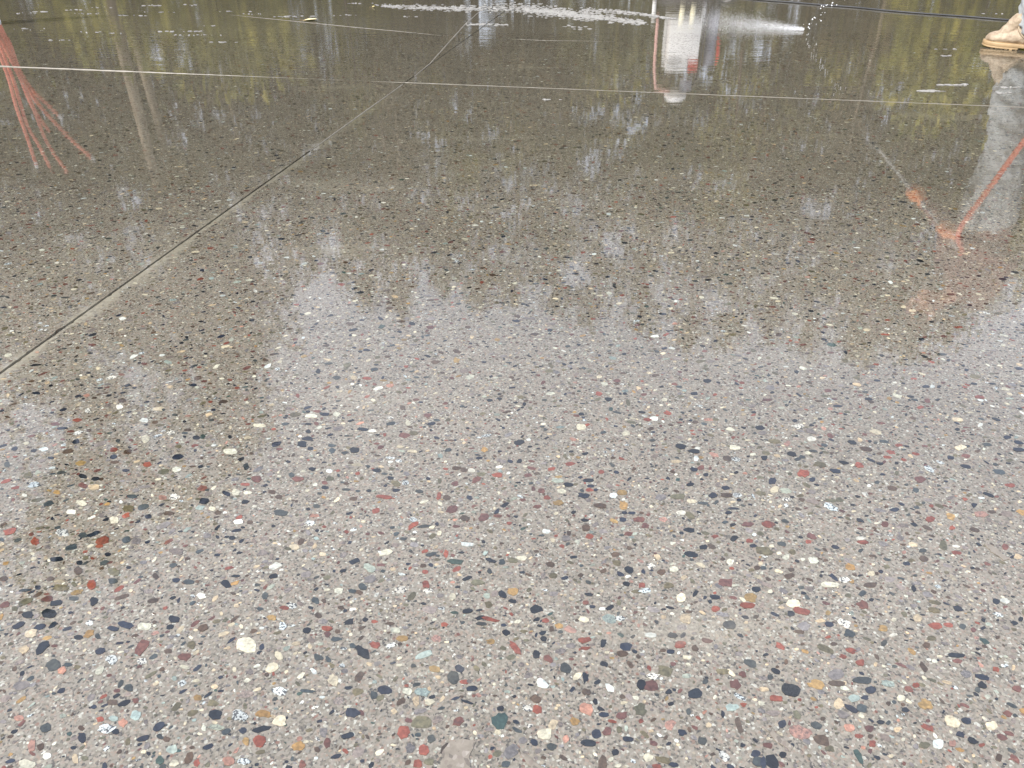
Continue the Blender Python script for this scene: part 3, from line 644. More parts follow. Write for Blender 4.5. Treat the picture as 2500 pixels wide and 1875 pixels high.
for i, (px, lab) in enumerate(tubes):
    yy = TY + (i - 2.5) * 0.03
    pts = [mirror(x, y, yy) for x, y in px]
    base = Vector((pts[0].x - 0.035, yy, 0.0)); base.x = pts[0].x - 0.03
    pts = [base, Vector((base.x + 0.012, yy, 0.07))] + [p for p in pts if p.z > 0.1]
    for p in pts[2:]: p.y += random.uniform(-0.01, 0.01)
    root = empty('red_tube', base)
    def loc(ps): return [p - base for p in ps]
    MB().tube(loc(smooth_pts(pts)), 0.0105 if i != 4 else 0.0115, 10).build('pipe', M_PEX, root)
    d = (pts[-1] - pts[-2]).normalized()
    MB().tube(loc([pts[-1] - d * 0.004, pts[-1] + d * 0.012, pts[-1] + d * 0.03]), [0.0105, 0.0105, 0.007], 10).build('end_cap', M_WHITE if i in (5, 4, 0) else M_PEX, root)
    MB().tube([(0, 0, 0.0), (0, 0, 0.02)], [0.014, 0.012], 12).build('floor_collar', M_WHITE, root)
    tag(root, lab, 'tube', 'red tubes standing up at the left')


# ------------------------------------------------------------------ the worker with the pressure washer
def leather_material():
    q = N('tan_leather'); p = q.pos(); n1 = q.noise(p, 18, 5, 0.65); n2 = q.noise(p, 220, 3, 0.6)
    c = q.ramp(n1.outputs[0], [(0.3, (0.27, 0.20, 0.135)), (0.7, (0.46, 0.375, 0.265))])
    n3 = q.noise(p, 55, 5, 0.7)
    c = q.mix(q.maprange(n3.outputs[0], 0.52, 0.68, 0.0, 0.75), c, (0.19, 0.14, 0.10))
    q.set(Base_Color=c, Roughness=0.6)
    q.bump(n2.outputs[0], 0.0008); return q.m
def denim_material():
    q = N('faded_denim'); p = q.pos(); n1 = q.noise(p, 9, 5, 0.65); n2 = q.noise(p, 420, 2, 0.6)
    q.set(Base_Color=q.ramp(n1.outputs[0], [(0.3, (0.20, 0.225, 0.24)), (0.7, (0.45, 0.465, 0.465))]), Roughness=0.85)
    q.bump(n2.outputs[0], 0.0006); return q.m
def skin_material():
    q = N('skin'); p = q.pos(); n1 = q.noise(p, 30, 4, 0.6)
    q.set(Base_Color=q.ramp(n1.outputs[0], [(0.3, (0.62, 0.28, 0.17)), (0.7, (0.74, 0.36, 0.23))]), Roughness=0.45); return q.m
M_LEATHER = leather_material(); M_DENIM = denim_material(); M_SKIN = skin_material()
M_GUM = simple('gum_sole', (0.36, 0.25, 0.13), 0.5, 0.15, 25)
M_SHIRT = simple('maroon_shirt', (0.15, 0.055, 0.05), 0.85, 0.25, 12, bump=0.001, bscale=300)
M_HAIR = simple('brown_hair', (0.06, 0.035, 0.02), 0.6, 0.4, 80)
M_EYEW = simple('eye_white', (0.75, 0.73, 0.70), 0.2, 0.03, 20)
M_EYE = simple('eye_iris', (0.05, 0.03, 0.02), 0.1, 0.2, 60)

BASE = Vector((2.72, 4.30, 0.0))
person = empty('person', BASE)
tag(person, 'worker in faded jeans, maroon shirt and tan boots holding a pressure washer lance', 'person')
def pbuild(mb, name, mat, parent=None, **kw):
    o = mb.build(name, mat, None, **kw)
    o.data.transform(Matrix.Translation(-BASE)); o.parent = parent or person
    return o

def boot(toe, ang, label=None):
    f = Vector((-math.cos(ang), math.sin(ang), 0)); l = Vector((-f.y, f.x, 0))
    heel = Vector((toe.x, toe.y, 0)) - f * 0.305
    MT = Matrix(((f.x, l.x, 0, heel.x), (f.y, l.y, 0, heel.y), (0, 0, 1, 0), (0, 0, 0, 1)))
    up = MB()
    st = [(0.010, .026, .030, .062), (0.03, .034, .036, .066), (0.07, .038, .042, .070), (0.12, .040, .044, .072), (0.16, .043, .040, .066), (0.20, .047, .033, .056),
          (0.235, .048, .031, .051), (0.265, .044, .029, .049), (0.285, .034, .023, .046), (0.298, .016, .012, .043)]
    up.tube([(x, 0, z) for x, w, h, z in st], [(w, h) for x, w, h, z in st], 20)
    up.tube([(0.245, 0, 0.050), (0.222, 0, 0.076), (0.192, 0, 0.112), (0.164, 0, 0.15)], [(0.036, 0.022), (0.037, 0.028), (0.038, 0.034), (0.040, 0.036)], 18)
    up.tube([(0.070, 0, 0.045), (0.095, 0, 0.10), (0.128, 0, 0.14), (0.133, 0, 0.19), (0.130, 0, 0.235)], [(0.040, 0.052), (0.040, 0.054), (0.043, 0.053), (0.045, 0.053), (0.048, 0.055)], 20)
    up.v = [MT @ Vector((p[0], p[1], p[2] - 0.005)) for p in up.v]
    root = pbuild(up, 'boot', M_LEATHER, remesh=0.004, sm=6, disp=0.0042, dscale=0.030)
    if label: root['label'] = label
    def outline(grow):
        prof = [(0.0, .012), (0.008, .026), (0.03, .036), (0.07, .038), (0.12, .037), (0.16, .043), (0.20, .049), (0.235, .051), (0.265, .047), (0.288, .036), (0.301, .018), (0.306, 0.0)]
        a = [(x, w + grow) for x, w in prof[:-1]] + [(prof[-1][0] + grow, 0)]
        return a + [(x, -w) for x, w in reversed(a[:-1])]
    def sole_piece(name, poly, z0, z1, bev):
        m = MB().prism(list(reversed(poly)), z0, z1)
        m.v = [MT @ Vector((p[0], p[1], p[2] + (max(0, p[0] - 0.225) / 0.08) ** 2 * 0.006)) for p in m.v]
        return pbuild(m, name, M_GUM, root, bevel=bev)
    ol = outline(0.0035)
    sole_piece('midsole', ol, 0.011, 0.029, 0.004)
    fore = clip([(p[0], p[1]) for p in ol], Vector((0.135, 0, 0)), Vector((1, 0, 0)), 0)
    sole_piece('tread', fore, 0.003, 0.0108, 0.002)
    hl = clip([(p[0], p[1]) for p in ol], Vector((0.088, 0, 0)), Vector((-1, 0, 0)), 0)
    sole_piece('heel', hl, 0.0, 0.0108, 0.002)
    for k in range(7):                               # lugs under the forefoot
        x = 0.145 + k * 0.021; w = 0.040 if x < 0.16 else 0.047 if x < 0.26 else 0.036
        m = MB().box((x, 0, 0.0028), (0.013, 2 * w, 0.0054)); m.v = [MT @ Vector((p[0], p[1], p[2] + (max(0, p[0] - 0.225) / 0.08) ** 2 * 0.006)) for p in m.v]
        pbuild(m, 'lug', M_GUM, root)
    for s_ in (1, -1):
        pts = smooth_pts([Vector(p) for p in ((0.168, 0.022 * s_, 0.112), (0.158, 0.036 * s_, 0.092), (0.135, 0.0435 * s_, 0.068), (0.100, 0.0445 * s_, 0.050), (0.055, 0.0435 * s_, 0.042))], 5)
        m = MB().tube([MT @ p for p in pts], [(0.0025, 0.006)] * len(pts), 8); pbuild(m, 'side_strap', M_LEATHER, root)
    return MT
toeL = ground(2397, 112); toeL.z = 0
MTL = boot(toeL, R(38))
MTR = boot(Vector((2.86, 4.56, 0)), R(4))

# body: one continuous figure
hipL, hipR = Vector((2.76, 4.22, 0.90)), Vector((2.80, 4.42, 0.90))
ankL, ankR = MTL @ Vector((0.11, 0, 0.13)), MTR @ Vector((0.11, 0, 0.13))
kneL, kneR = Vector((2.655, 4.15, 0.50)), Vector((2.86, 4.47, 0.50))
chest, neck = Vector((2.80, 4.32, 1.27)), Vector((2.72, 4.32, 1.44))
head = Vector((2.60, 4.325, 1.535))
W0 = Vector((2.66, 4.335, 1.105)); W1 = W0 + (Vector((1.95, 4.55, 0.46)) - Vector((2.62, 4.335, 1.115))) * 0.84
wd = (W1 - W0).normalized()
hL, hR = W0 + wd * 0.105, W0 + wd * 0.39
shL, shR = Vector((2.77, 4.13, 1.37)), Vector((2.77, 4.51, 1.37))
elL, elR = Vector((2.84, 4.06, 1.11)), Vector((2.70, 4.53, 1.06))
body = MB()
body.tube([Vector((2.78, 4.32, 0.86)), Vector((2.79, 4.32, 0.98)), Vector((2.80, 4.32, 1.10)), chest, Vector((2.765, 4.32, 1.38)), Vector((2.74, 4.32, 1.42))],
          [(0.16, 0.105), (0.155, 0.10), (0.15, 0.10), (0.175, 0.115), (0.16, 0.085), (0.07, 0.06)], 20)
body.tube([Vector((2.75, 4.32, 1.38)), neck, head], [0.058, 0.052, 0.055], 14)
HR = Matrix.Rotation(R(-28), 3, 'Y')                 # head bent down towards the floor ahead
def hp_(x, y, z): return head + HR @ Vector((x, y, z))
body.ell(head + HR @ Vector((0.01, 0, 0.03)), (0.098, 0.076, 0.105), HR)
body.ell(hp_(-0.045, 0, -0.045), (0.055, 0.055, 0.065), HR)
body.ell(hp_(-0.088, 0, -0.085), (0.024, 0.03, 0.022), HR)          # chin
body.tube([hp_(-0.088, 0, 0.035), hp_(-0.108, 0, 0.0), hp_(-0.117, 0, -0.018), hp_(-0.10, 0, -0.026)], [0.010, 0.013, 0.016, 0.012], 10)   # nose
body.tube([hp_(-0.098, -0.025, -0.055), hp_(-0.106, 0, -0.053), hp_(-0.098, 0.025, -0.055)], [0.006, 0.009, 0.006], 8)   # lips
body.tube([hp_(-0.085, -0.045, 0.045), hp_(-0.098, 0, 0.047), hp_(-0.085, 0.045, 0.045)], [0.010, 0.012, 0.010], 8)     # brow
for s_ in (1, -1): body.ell(hp_(0.012, 0.078 * s_, 0.0), (0.02, 0.011, 0.032), HR, 12, 8)
for sh, el, hd, ex in ((shL, elL, hL, 1), (shR, elR, hR, -1)):
    wr = hd + (el - hd).normalized() * 0.085
    body.tube([chest + Vector((0, -0.08 * ex, 0.08)), sh, sh.lerp(el, 0.5), el, el.lerp(wr, 0.35), wr], [0.06, 0.056, 0.047, 0.042, 0.040, 0.027], 14)
for hip, kn, an in ((hipL, kneL, ankL), (hipR, kneR, ankR)):
    body.tube([hip + Vector((0, 0, 0.03)), hip.lerp(kn, 0.4), kn, kn.lerp(an, 0.3), an], [0.085, 0.075, 0.055, 0.055, 0.036], 14)
def hand(c, el, g=1.0):
    s_ = (el - c); s_ -= wd * s_.dot(wd); e1 = s_.normalized(); e2 = wd.cross(e1).normalized()
    wr = c + (el - c).normalized() * 0.085
    rot = Matrix((wd, e2, e1)).transposed()
    body.ell(c + e1 * 0.028, (0.043 * g, 0.032 * g, 0.015 * g), rot, 16, 10)
    body.tube([wr, c + e1 * 0.045, c + e1 * 0.027], [(0.026 * g, 0.022 * g), (0.027 * g, 0.020 * g), 0.022 * g], 12)
    for k, (off, ln) in enumerate(((0.034, 205), (0.012, 225), (-0.010, 215), (-0.031, 185))):
        pts = []
        for j in range(7):
            t = R(35 + ln * j / 6); rr = 0.0225 + 0.003 * math.sin(3 * j)
            pts.append(c + wd * (off + 0.002 * math.sin(j)) + e1 * (rr * math.cos(t)) + e2 * (rr * math.sin(t)))
        body.tube(pts, [g * r_ for r_ in (0.0098, 0.0096, 0.0092, 0.009, 0.0086, 0.008, 0.0065)], 8)
    pts = [c + wd * (0.028 + 0.006 * j) + e1 * (0.0235 * math.cos(R(-30 - 26 * j))) + e2 * (0.0235 * math.sin(R(-30 - 26 * j))) for j in range(5)]
    body.tube(pts, [g * r_ for r_ in (0.0125, 0.0115, 0.0105, 0.0098, 0.0075)], 8)
hand(hL, elL); hand(hR, elR)
pbuild(body, 'body', M_SKIN, remesh=0.0055, sm=2)
M_GLOVE = simple('orange_glove', (0.78, 0.27, 0.10), 0.7, 0.15, 60)
for c, el in ((hL, elL), (hR, elR)):
    body = MB(); hand(c, el, 1.5); pbuild(body, 'glove', M_GLOVE, remesh=0.0045, sm=1)
for s_ in (1, -1):
    e = pbuild(MB().ell(hp_(-0.083, 0.032 * s_, 0.022), (0.012, 0.013, 0.010), HR, 14, 10), 'eye', M_EYEW)
    pbuild(MB().ell(hp_(-0.0935, 0.032 * s_, 0.020), (0.003, 0.0055, 0.0055), HR, 12, 8), 'iris', M_EYE, e)
hair = MB()
hair.ell(hp_(0.022, 0, 0.052), (0.103, 0.083, 0.098), HR, 24, 14); hair.ell(hp_(0.055, 0, 0.0), (0.062, 0.072, 0.075), HR, 20, 12)
pbuild(hair, 'hair', M_HAIR, remesh=0.007, sm=2, disp=0.008, dscale=0.02)
shirt = MB()
shirt.tube([Vector((2.78, 4.32, 0.84)), Vector((2.79, 4.32, 0.98)), Vector((2.805, 4.32, 1.10)), chest, Vector((2.77, 4.32, 1.385)), Vector((2.735, 4.32, 1.425))],
           [(0.185, 0.125), (0.18, 0.12), (0.178, 0.122), (0.20, 0.135), (0.185, 0.10), (0.072, 0.066)], 24)
for sh, el, hd, ex in ((shL, elL, hL, 1), (shR, elR, hR, -1)):
    wr = hd + (el - hd).normalized() * 0.10
    shirt.tube([chest + Vector((0, -0.08 * ex, 0.08)), sh, sh.lerp(el, 0.5), el, el.lerp(wr, 0.4), wr], [0.08, 0.076, 0.066, 0.060, 0.054, 0.040], 16)
pbuild(shirt, 'shirt', M_SHIRT, remesh=0.011, sm=4, disp=0.009, dscale=0.10)
jeans = MB()
jeans.tube([Vector((2.77, 4.32, 0.80)), Vector((2.775, 4.32, 0.90)), Vector((2.785, 4.32, 0.99))], [(0.16, 0.12), (0.18, 0.13), (0.165, 0.115)], 22)
for hip, kn, MT in ((hipL, kneL, MTL), (hipR, kneR, MTR)):
    a1, a2, a3 = MT @ Vector((0.108, 0, 0.26)), MT @ Vector((0.104, 0, 0.16)), MT @ Vector((0.086, 0, 0.088))
    jeans.tube([hip + Vector((0, 0, 0.02)), hip.lerp(kn, 0.4), kn, kn.lerp(a1, 0.5), a1, a2, a3], [(0.115, 0.115), 0.112, 0.094, 0.088, 0.080, 0.076, 0.074], 22)
pbuild(jeans, 'jeans', M_DENIM, remesh=0.007, sm=3, disp=0.016, dscale=0.055)

# the lance
M_STEEL = simple('dull_steel', (0.34, 0.34, 0.33), 0.5, 0.15, 30, metal=0.5)
M_GREY = simple('grey_plastic', (0.30, 0.30, 0.30), 0.45, 0.1, 20)
wand = empty('pressure_washer_lance', W0)
tag(wand, 'pressure washer lance with grey grip held low by the worker', 'lance')
def wb(mb, name, mat, parent=None, **kw):
    o = mb.build(name, mat, None, **kw); o.data.transform(Matrix.Translation(-W0)); o.parent = parent or wand; return o
wb(MB().tube([W0 + wd * 0.16, W0 + wd * 0.30, W1 - wd * 0.05], [0.0085, 0.0078, 0.0072], 12), 'barrel', M_STEEL)
wb(MB().tube([W0 + wd * 0.30, W0 + wd * 0.31, W0 + wd * 0.48, W0 + wd * 0.49], [0.0108, 0.0125, 0.0125, 0.0108], 12), 'foregrip', M_GREY)
wb(MB().tube([W1 - wd * 0.05, W1 - wd * 0.04, W1 - wd * 0.01, W1], [0.013, 0.015, 0.015, 0.008], 12), 'nozzle', M_BLACK)
gun = wb(MB().tube([W0 - wd * 0.02 + Vector((0.05, 0, 0.05)), W0 + Vector((0.01, 0, 0.012)), W0 + wd * 0.05, W0 + wd * 0.16], [0.018, 0.016, 0.0125, 0.012], 12), 'gun_grip', M_GREY)
wb(MB().tube([W0 + wd * 0.17, W0 + wd * 0.15 + Vector((0, 0, -0.05)), W0 + wd * 0.06 + Vector((0.0, 0, -0.055)), W0 + wd * 0.02 + Vector((0, 0, -0.02))], 0.004, 8), 'trigger_guard', M_BLACK, gun)

# red supply hose hanging from the gun and trailing off to the right
hs = W0 - wd * 0.02 + Vector((0.05, 0, 0.05))
hpts = [hs, Vector((2.60, 4.16, 1.06)), Vector((2.475, 4.03, 0.90)), Vector((2.55, 4.01, 0.65)), Vector((2.645, 4.00, 0.385)), Vector((2.75, 3.97, 0.11)), Vector((2.87, 3.94, 0.0155)), Vector((3.25, 3.86, 0.0155)), Vector((3.9, 3.98, 0.0155)), Vector((4.8, 3.9, 0.0155)), Vector((6.0, 4.3, 0.0155))]
M_RHOSE = simple('red_hose', (0.72, 0.20, 0.13), 0.45, 0.15, 40)
tag(MB().tube(smooth_pts(hpts, 8), 0.0145, 12).build('red_hose', M_RHOSE), 'red hose hanging from the lance beside the jeans, mirrored in the wet floor', 'hose')

# water: flying drops and the low fan of spray
def water_material():
    q = N('water_drops'); q.set(Base_Color=(0.93, 0.95, 0.97), Roughness=0.12, IOR=1.33, Specular_IOR_Level=1.0); return q.m
M_WATER = water_material()
def drops(name, pts, rad, label):
    base = np.array([(1, 0, 0), (-1, 0, 0), (0, 1, 0), (0, -1, 0), (0, 0, 1), (0, 0, -1)], float)
    fc = np.array([(0, 2, 4), (2, 1, 4), (1, 3, 4), (3, 0, 4), (2, 0, 5), (1, 2, 5), (3, 1, 5), (0, 3, 5)])
    v = (pts[:, None, :] + base[None] * rad[:, None, None]).reshape(-1, 3)
    f = (fc[None] + 6 * np.arange(len(pts))[:, None, None]).reshape(-1, 3)
    me = bpy.data.meshes.new(name); me.from_pydata(v.tolist(), [], f.tolist()); me.update()
    me.polygons.foreach_set('use_smooth', np.ones(len(f), bool))
    me.materials.append(M_WATER)
    return tag(link(bpy.data.objects.new(name, me)), label, 'water', None, 'stuff')
hit = ground(1962, 76)
t = 0.45 + 0.53 * rng.random(60)
P = np.outer(1 - t, np.array(W1)) + np.outer(t, np.array(hit))
P[:, 2] += 0.02 * np.sin(np.pi * t); P += rng.normal(0, 0.016, P.shape); P[:, 2] = np.maximum(P[:, 2], 0.006)
drops('water_jet', P, rng.uniform(0.0012, 0.0048, 60), 'beads of water flying from the lance to the floor')
tgt = ground(1690, 58); sd = (tgt - hit); n_ = 21000
t = rng.beta(1.0, 1.5, n_)
side = np.array([-sd.y, sd.x, 0]) / sd.length
P = np.array(hit)[None] + np.outer(t, np.array(sd) * 1.15) + np.outer(rng.normal(0, 1, n_) * (0.014 + 0.26 * t), side)
P[:, 2] = 0.004 + np.abs(rng.normal(0, 1, n_)) * (0.006 + 0.034 * t)
drops('water_spray', P, rng.uniform(0.0003, 0.00075, n_), 'white fan of fine spray skimming the floor to the left')

# ------------------------------------------------------------------ machine, seen only mirrored in the floor
MY = 8.0
M_MW = simple('white_enamel', (0.88, 0.87, 0.84), 0.35, 0.05, 6)
M_MR = simple('red_enamel', (0.60, 0.06, 0.045), 0.35, 0.1, 8)
M_DK = simple('dark_frame', (0.05, 0.045, 0.045), 0.5, 0.2, 12)
M_BG = simple('blue_grey_enamel', (0.22, 0.23, 0.28), 0.45, 0.1, 8)
mc = Vector((1.63, MY, 0)); mach = empty('floor_machine', mc)
tag(mach, 'tall white machine with red trim, mirrored in the wet floor left of the spray', 'machine')
MB().box((0, 0.02, 0.53), (0.30, 0.34, 0.37)).build('housing', M_MW, mach, bevel=0.02)
MB().tube([(0, 0, 0.03), (0, 0, 0.05), (0, 0, 0.20), (0, 0, 0.24)], [0.27, 0.28, 0.28, 0.22], 32).build('grinding_shroud', M_DK, mach)
MB().tube([(0, 0, 0.0), (0, 0, 0.03)], [0.25, 0.25], 32).build('skirt', M_BLACK, mach)
MB().box((-0.05, -0.01, 0.765), (0.20, 0.30, 0.09)).build('control_box', M_MW, mach, bevel=0.012)
MB().box((0.105, -0.01, 0.76), (0.10, 0.28, 0.08)).build('red_cover', M_MR, mach, bevel=0.012)
MB().box((-0.11, -0.165, 0.765), (0.11, 0.02, 0.075)).build('switch_panel', M_MW, mach, bevel=0.004)
for sx in (-0.30, 0.17):
    MB().tube([(sx, -0.05, 0.20), (sx, -0.05, 0.36)], 0.02, 12).build('strut', M_MW, mach)
MB().tube([(-0.26, -0.06, 0.36), (-0.25, -0.06, 0.78), (-0.22, -0.08, 0.98), (-0.05, -0.1, 1.02)], 0.014, 10).build('handle', simple('pink_grip', (0.72, 0.42, 0.36), 0.5), mach)
MB().tube([(0.19, -0.06, 0.30), (0.19, -0.06, 0.80), (0.14, -0.08, 0.98), (-0.05, -0.1, 1.02)], 0.014, 10).build('handle', M_DK, mach)
MB().ell((-0.02, -0.08, 1.05), (0.11, 0.09, 0.055)).build('motor_cap', M_MW, mach)
MB().tube([(0.07, -0.08, 0.90), (0.07, -0.08, 1.0)], 0.06, 18).build('filter_can', M_BG, mach)
MB().tube([(0.28, 0.0, 0.30), (0.28, 0.0, 0.80)], [0.055, 0.05], 22).build('dust_tank', M_BG, mach)
for sx in (-0.07, 0.03):
    MB().tube([(sx, -0.24, 0.24), (sx, -0.20, 0.36)], 0.025, 12).build('hose_port', simple('cream', (0.75, 0.70, 0.48), 0.5), mach)
for sy in (-1, 1):
    w = MB().tube([(0.33, 0.14 * sy - 0.03, 0.12), (0.33, 0.14 * sy + 0.03, 0.12)], 0.12, 24).build('wheel', M_BLACK, mach)
    MB().tube([(0.33, 0.14 * sy - 0.034, 0.12), (0.33, 0.14 * sy + 0.034, 0.12)], 0.05, 16).build('hub', M_MW, w)
MB().tube([(0.34, 0.0, 0.55), (0.365, -0.03, 0.66), (0.35, -0.02, 0.74)], 0.016, 10).build('red_lever', M_MR, mach)

# ------------------------------------------------------------------ trees and brush beyond the slab, all seen mirrored
def bark(name, a, b):
    q = N(name); p = q.pos(); mp = q.n('Mapping'); mp.inputs['Scale'].default_value = (1, 1, 0.2); q.l(p, mp.inputs['Vector'])
    n1 = q.noise(mp.outputs[0], 16, 5, 0.7); q.set(Base_Color=q.ramp(n1.outputs[0], [(0.3, a), (0.7, b)]), Roughness=0.9); q.bump(n1.outputs[0], 0.03); return q.m
def foliage(name, stops):
    q = N(name); g = q.n('NewGeometry'); oi = q.n('ObjectInfo')
    f = q.math('FRACT', q.math('ADD', g.outputs['Random Per Island'], q.math('MULTIPLY', oi.outputs['Random'], 0.25)))
    q.set(Base_Color=q.ramp(f, stops), Roughness=0.6, Specular_IOR_Level=0.25)
    return q.m
M_BARK = [bark('brown_bark', (0.07, 0.048, 0.034), (0.17, 0.12, 0.085)), bark('pale_bark', (0.20, 0.16, 0.11), (0.42, 0.34, 0.25))]
M_FOL = [foliage('olive_foliage', [(0.0, (0.040, 0.040, 0.014)), (0.5, (0.075, 0.075, 0.023)), (0.85, (0.12, 0.112, 0.035)), (1.0, (0.17, 0.14, 0.055))]),
         foliage('yellow_green_foliage', [(0.0, (0.10, 0.105, 0.016)), (0.6, (0.20, 0.19, 0.03)), (1.0, (0.33, 0.28, 0.05))]),
         foliage('brown_green_foliage', [(0.0, (0.04, 0.036, 0.017)), (0.5, (0.075, 0.064, 0.028)), (1.0, (0.14, 0.105, 0.055))])]
def leaves_mesh(name, cen, size, mat, seed):
    rr = np.random.default_rng(seed); n = len(cen)
    a = rr.normal(size=(n, 3)); a /= np.linalg.norm(a, axis=1)[:, None]
    b = np.cross(a, rr.normal(size=(n, 3))); b /= np.linalg.norm(b, axis=1)[:, None]
    s = size * rr.uniform(0.6, 1.35, n)[:, None]; w = s * rr.uniform(0.35, 0.7, n)[:, None]
    k = np.cross(a, b) * s * 0.2
    v = np.stack([cen - a * s, cen - b * w + k, cen + a * s, cen + b * w + k], 1).reshape(-1, 3)
    i = np.arange(n)[:, None] * 4
    f = np.concatenate([i + np.array([[0, 1, 2]]), i + np.array([[0, 2, 3]])], 0)
    me = bpy.data.meshes.new(name); me.from_pydata(v.tolist(), [], f.tolist()); me.update(); me.materials.append(mat); return me
def proto(kind, seed, nleaf):
    """tree of height 10"""
    rr = random.Random(seed); rn = np.random.default_rng(seed)
    tr = MB(); bx, by = rr.uniform(-.35, .35), rr.uniform(-.3, .3)
    axis = lambda z: Vector((bx * math.sin(z * 0.22) + 0.12 * math.sin(z * 0.9 + seed), by * math.sin(z * 0.2 + 1) - by * 0.84, z))
    r0 = {'pine': 0.16, 'broad': 0.17, 'slim': 0.10}[kind]
    zs = [0, 0.3, 1, 2, 3.5, 5, 6.5, 8, 9, 9.8]
    tr.tube([axis(z) for z in zs], [r0 * 1.35 if z == 0 else max(0.015, r0 * (1 - z / 10.2)) for z in zs], 9)
    cen = []
    nl = {'pine': 42, 'broad': 34, 'slim': 24}[kind]
    for i in range(nl):
        u = (i + rr.random()) / nl
        z = {'pine': 2.9 + 6.9 * u, 'broad': 2.6 + 6.6 * u, 'slim': 3.6 + 6.0 * u}[kind]
        az = rr.random() * 2 * math.pi
        if kind == 'pine': L = (0.35 + 2.1 * (1 - u) ** 0.75) * rr.uniform(0.55, 1.15); rise = rr.uniform(-0.15, 0.35)
        elif kind == 'broad': L = (0.5 + 2.5 * math.sin(math.pi * min(1, 0.18 + 0.8 * u))) * rr.uniform(0.5, 1.1); rise = rr.uniform(0.1, 0.8)
        else: L = (0.4 + 1.3 * math.sin(math.pi * (0.2 + 0.75 * u))) * rr.uniform(0.5, 1.2); rise = rr.uniform(0.2, 0.9)
        p0 = axis(z); d = Vector((math.cos(az), math.sin(az), rise)).normalized()
        pm = p0 + d * L * 0.5 + Vector((0, 0, rr.uniform(-.1, .15))); p1 = p0 + d * L + Vector((rr.uniform(-.15, .15), rr.uniform(-.15, .15), rr.uniform(-.1, .3)))
        if p1.z > 10: p1.z = 10
        tr.tube([p0, pm, p1], [0.045, 0.03, 0.012], 5, cap=False)
        m = max(8, int(nleaf * (L + 0.3) / nl / 1.7))
        q = rn.beta(2.2, 1.1, m)[:, None]
        c = (1 - q) * np.array(p0) + q * np.array(p1)
        # foliage gathers in tufts along the limb
        tuft = np.round(q * 5) / 5
        c = 0.45 * c + 0.55 * ((1 - tuft) * np.array(p0) + tuft * np.array(p1))
        c += rn.normal(0, 1, (m, 3)) * np.array([0.26, 0.26, 0.17]) * (0.6 + 0.35 * L ** 0.5)
        cen.append(c)
    tip = np.array(axis(9.6))[None] + rn.normal(0, 1, (90, 3)) * np.array([0.12, 0.12, 0.30]); cen.append(tip)
    return tr, np.concatenate(cen)
PROT = {}
for key, kind, seed, nleaf, leaf_s, bi, fi in (('pine1', 'pine', 3, 5200, 0.085, 0, 0), ('pine2', 'pine', 8, 4600, 0.085, 0, 2), ('broad1', 'broad', 5, 5200, 0.10, 0, 0), ('broad2', 'broad', 12, 5000, 0.10, 1, 1), ('slim1', 'slim', 21, 2600, 0.085, 1, 2), ('slim2', 'slim', 33, 2200, 0.085, 0, 1)):
    tr, cen = proto(kind, seed, nleaf)
    tm = tr.mesh('trunk'); tm.materials.append(M_BARK[bi])
    for f_ in tm.polygons: f_.use_smooth = True
    PROT[key] = (tm, leaves_mesh('crown', cen, leaf_s, M_FOL[fi], seed))
LAB = {'p': 'tall olive evergreen beyond the slab, seen only as a reflection in the wet floor', 'b': 'spreading leafy tree beyond the slab, seen only as a reflection in the wet floor', 's': 'slim sparse tree beyond the slab, seen only as a reflection in the wet floor'}
NAM = {'p': 'evergreen_tree', 'b': 'broadleaf_tree', 's': 'slim_tree'}
def tree(key, x, y, h, rz, wide=1.0):
    o = empty(NAM[key[0]], (x, y, -0.13)); s = (h + 0.13) / 10.0
    o.scale = (s * wide, s * wide, s); o.rotation_euler.z = rz
    for nm, me in zip(('trunk', 'crown'), PROT[key]): link(bpy.data.objects.new(nm, me), o)
    tag(o, LAB[key[0]], 'tree', {'p': 'evergreens beyond the slab', 'b': 'leafy trees beyond the slab', 's': 'slim trees beyond the slab'}[key[0]])
tr_ = random.Random(4)
# tree tops as the floor mirrors them: column, row, distance, kind
for x, y, Y, key, wd_ in [(-260, 1080, 21, 'broad1', 1.0), (-60, 1010, 23, 'broad1', .9), (110, 960, 25, 'pine1', 1.1), (260, 1010, 22, 'pine2', 1.0), (400, 930, 26, 'broad1', .9), (540, 985, 22, 'slim1', 1.1), (640, 880, 24, 'pine2', .8),
                        (720, 720, 27, 'slim1', 1.0), (775, 668, 24, 'pine2', .8), (600, 915, 24, 'pine1', .85), (835, 690, 28, 'pine1', .7), (905, 745, 25, 'pine1', .8), (985, 765, 22, 'pine2', .8), (1075, 735, 27, 'broad1', .8), (1180, 752, 24, 'pine1', .8), (1270, 738, 28, 'pine2', .9), (1360, 770, 23, 'pine1', .75), (1455, 790, 25, 'slim1', .9),
                        (1570, 815, 23, 'pine1', .8), (1665, 842, 26, 'pine2', .8), (1760, 848, 22, 'pine1', .75), (1875, 838, 24, 'pine2', .75), (1960, 865, 26, 'pine1', .8), (2060, 880, 23, 'broad1', .7), (2130, 895, 25, 'pine2', .75), (2220, 885, 22, 'pine1', .8), (2310, 845, 24, 'pine2', .8),
                        (2400, 760, 26, 'pine1', .8), (2490, 735, 23, 'broad2', .8), (2600, 780, 25, 'pine1', .9), (2740, 800, 23, 'broad1', .9), (2900, 830, 25, 'pine2', 1.0)]:
    p = mirror(x, y, Y); tree(key, p.x, p.y, p.z, tr_.random() * 6.28, wd_)
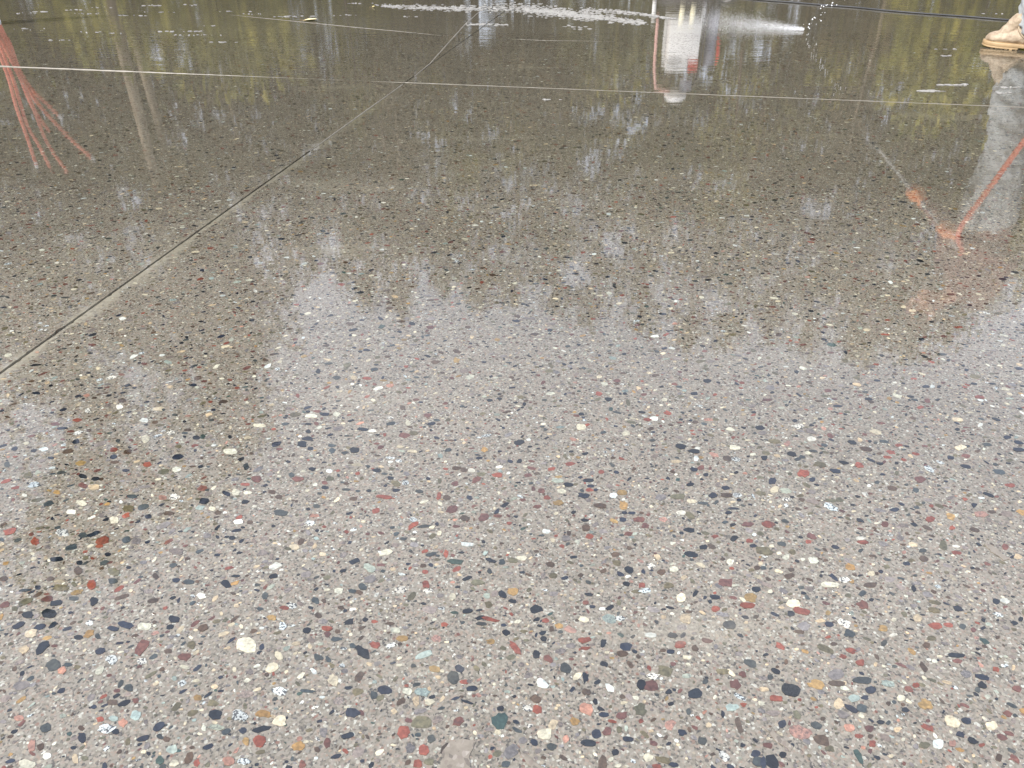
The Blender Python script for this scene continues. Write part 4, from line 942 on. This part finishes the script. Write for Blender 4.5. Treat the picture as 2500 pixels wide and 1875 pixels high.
# second rank behind, lower
for i in range(10):
    x = -150 + i * 290 + tr_.uniform(-45, 45); Y = tr_.uniform(30, 44)
    p = mirror(x, tr_.uniform(480, 660), Y); tree(tr_.choice(['broad1', 'broad2', 'pine2', 'pine1']), p.x, p.y, p.z, tr_.random() * 6.28, tr_.uniform(.9, 1.2))
# nearer slim trunks
for x, y, Y in ((1105, 520, 15), (1240, 430, 16), (985, 560, 17), (600, 470, 16), (880, 330, 15), (1750, 560, 17), (2030, 500, 16)):
    p = mirror(x, y, Y); tree(tr_.choice(['slim1', 'slim2']), p.x, p.y, p.z, tr_.random() * 6.28, 0.9)
# the tall thin-crowned tree close by on the left
p = mirror(250, 1560, 9.5); tree('slim2', p.x - 0.7, 11.6, 11.2, 1.0, 1.6)
p = mirror(560, 1130, 12.5); tree('slim1', p.x, 12.5, p.z, 2.0, 1.1)

def brush(name, x, Y, h, w, fi, seed):
    rn = np.random.default_rng(seed); n = 1500
    q = rn.normal(size=(n, 3)); q /= np.linalg.norm(q, axis=1)[:, None]
    lob = rn.uniform(-0.7, 0.7, (7, 3)) * np.array([w, w * .6, 0]) + np.array([0, 0, 1]) * (rn.uniform(0.35, 0.72, 7) * h)[:, None]
    c = lob[rn.integers(0, 7, n)] + q * (rn.random(n) ** 0.4)[:, None] * np.array([w * .5, w * .5, h * .30])
    c[:, 2] = np.clip(c[:, 2], 0.05, h)
    o = empty(name, (x, Y, -0.13))
    st = MB()
    for i in range(6): st.tube([(0.06 * math.cos(i), 0.06 * math.sin(i), 0), tuple(lob[i] * 0.5), tuple(lob[i])], [0.03, 0.02, 0.008], 5)
    st.build('stem', M_BARK[0], o)
    link(bpy.data.objects.new('foliage', leaves_mesh('foliage', c, 0.10, M_FOL[fi], seed)), o)
    tag(o, 'bushy shrub beyond the slab, seen only as a reflection in the wet floor', 'shrub', 'shrubs beyond the slab')
for i in range(20):
    Y = tr_.uniform(12.5, 19); x = mirror(-100 + i * 140 + tr_.uniform(-40, 40), 60, Y).x
    brush('shrub', x, Y, tr_.uniform(1.8, 4.2), tr_.uniform(1.0, 2.0), tr_.choice([0, 1, 1, 2]), 100 + i)

bpy.data.scenes.remove(TMP)
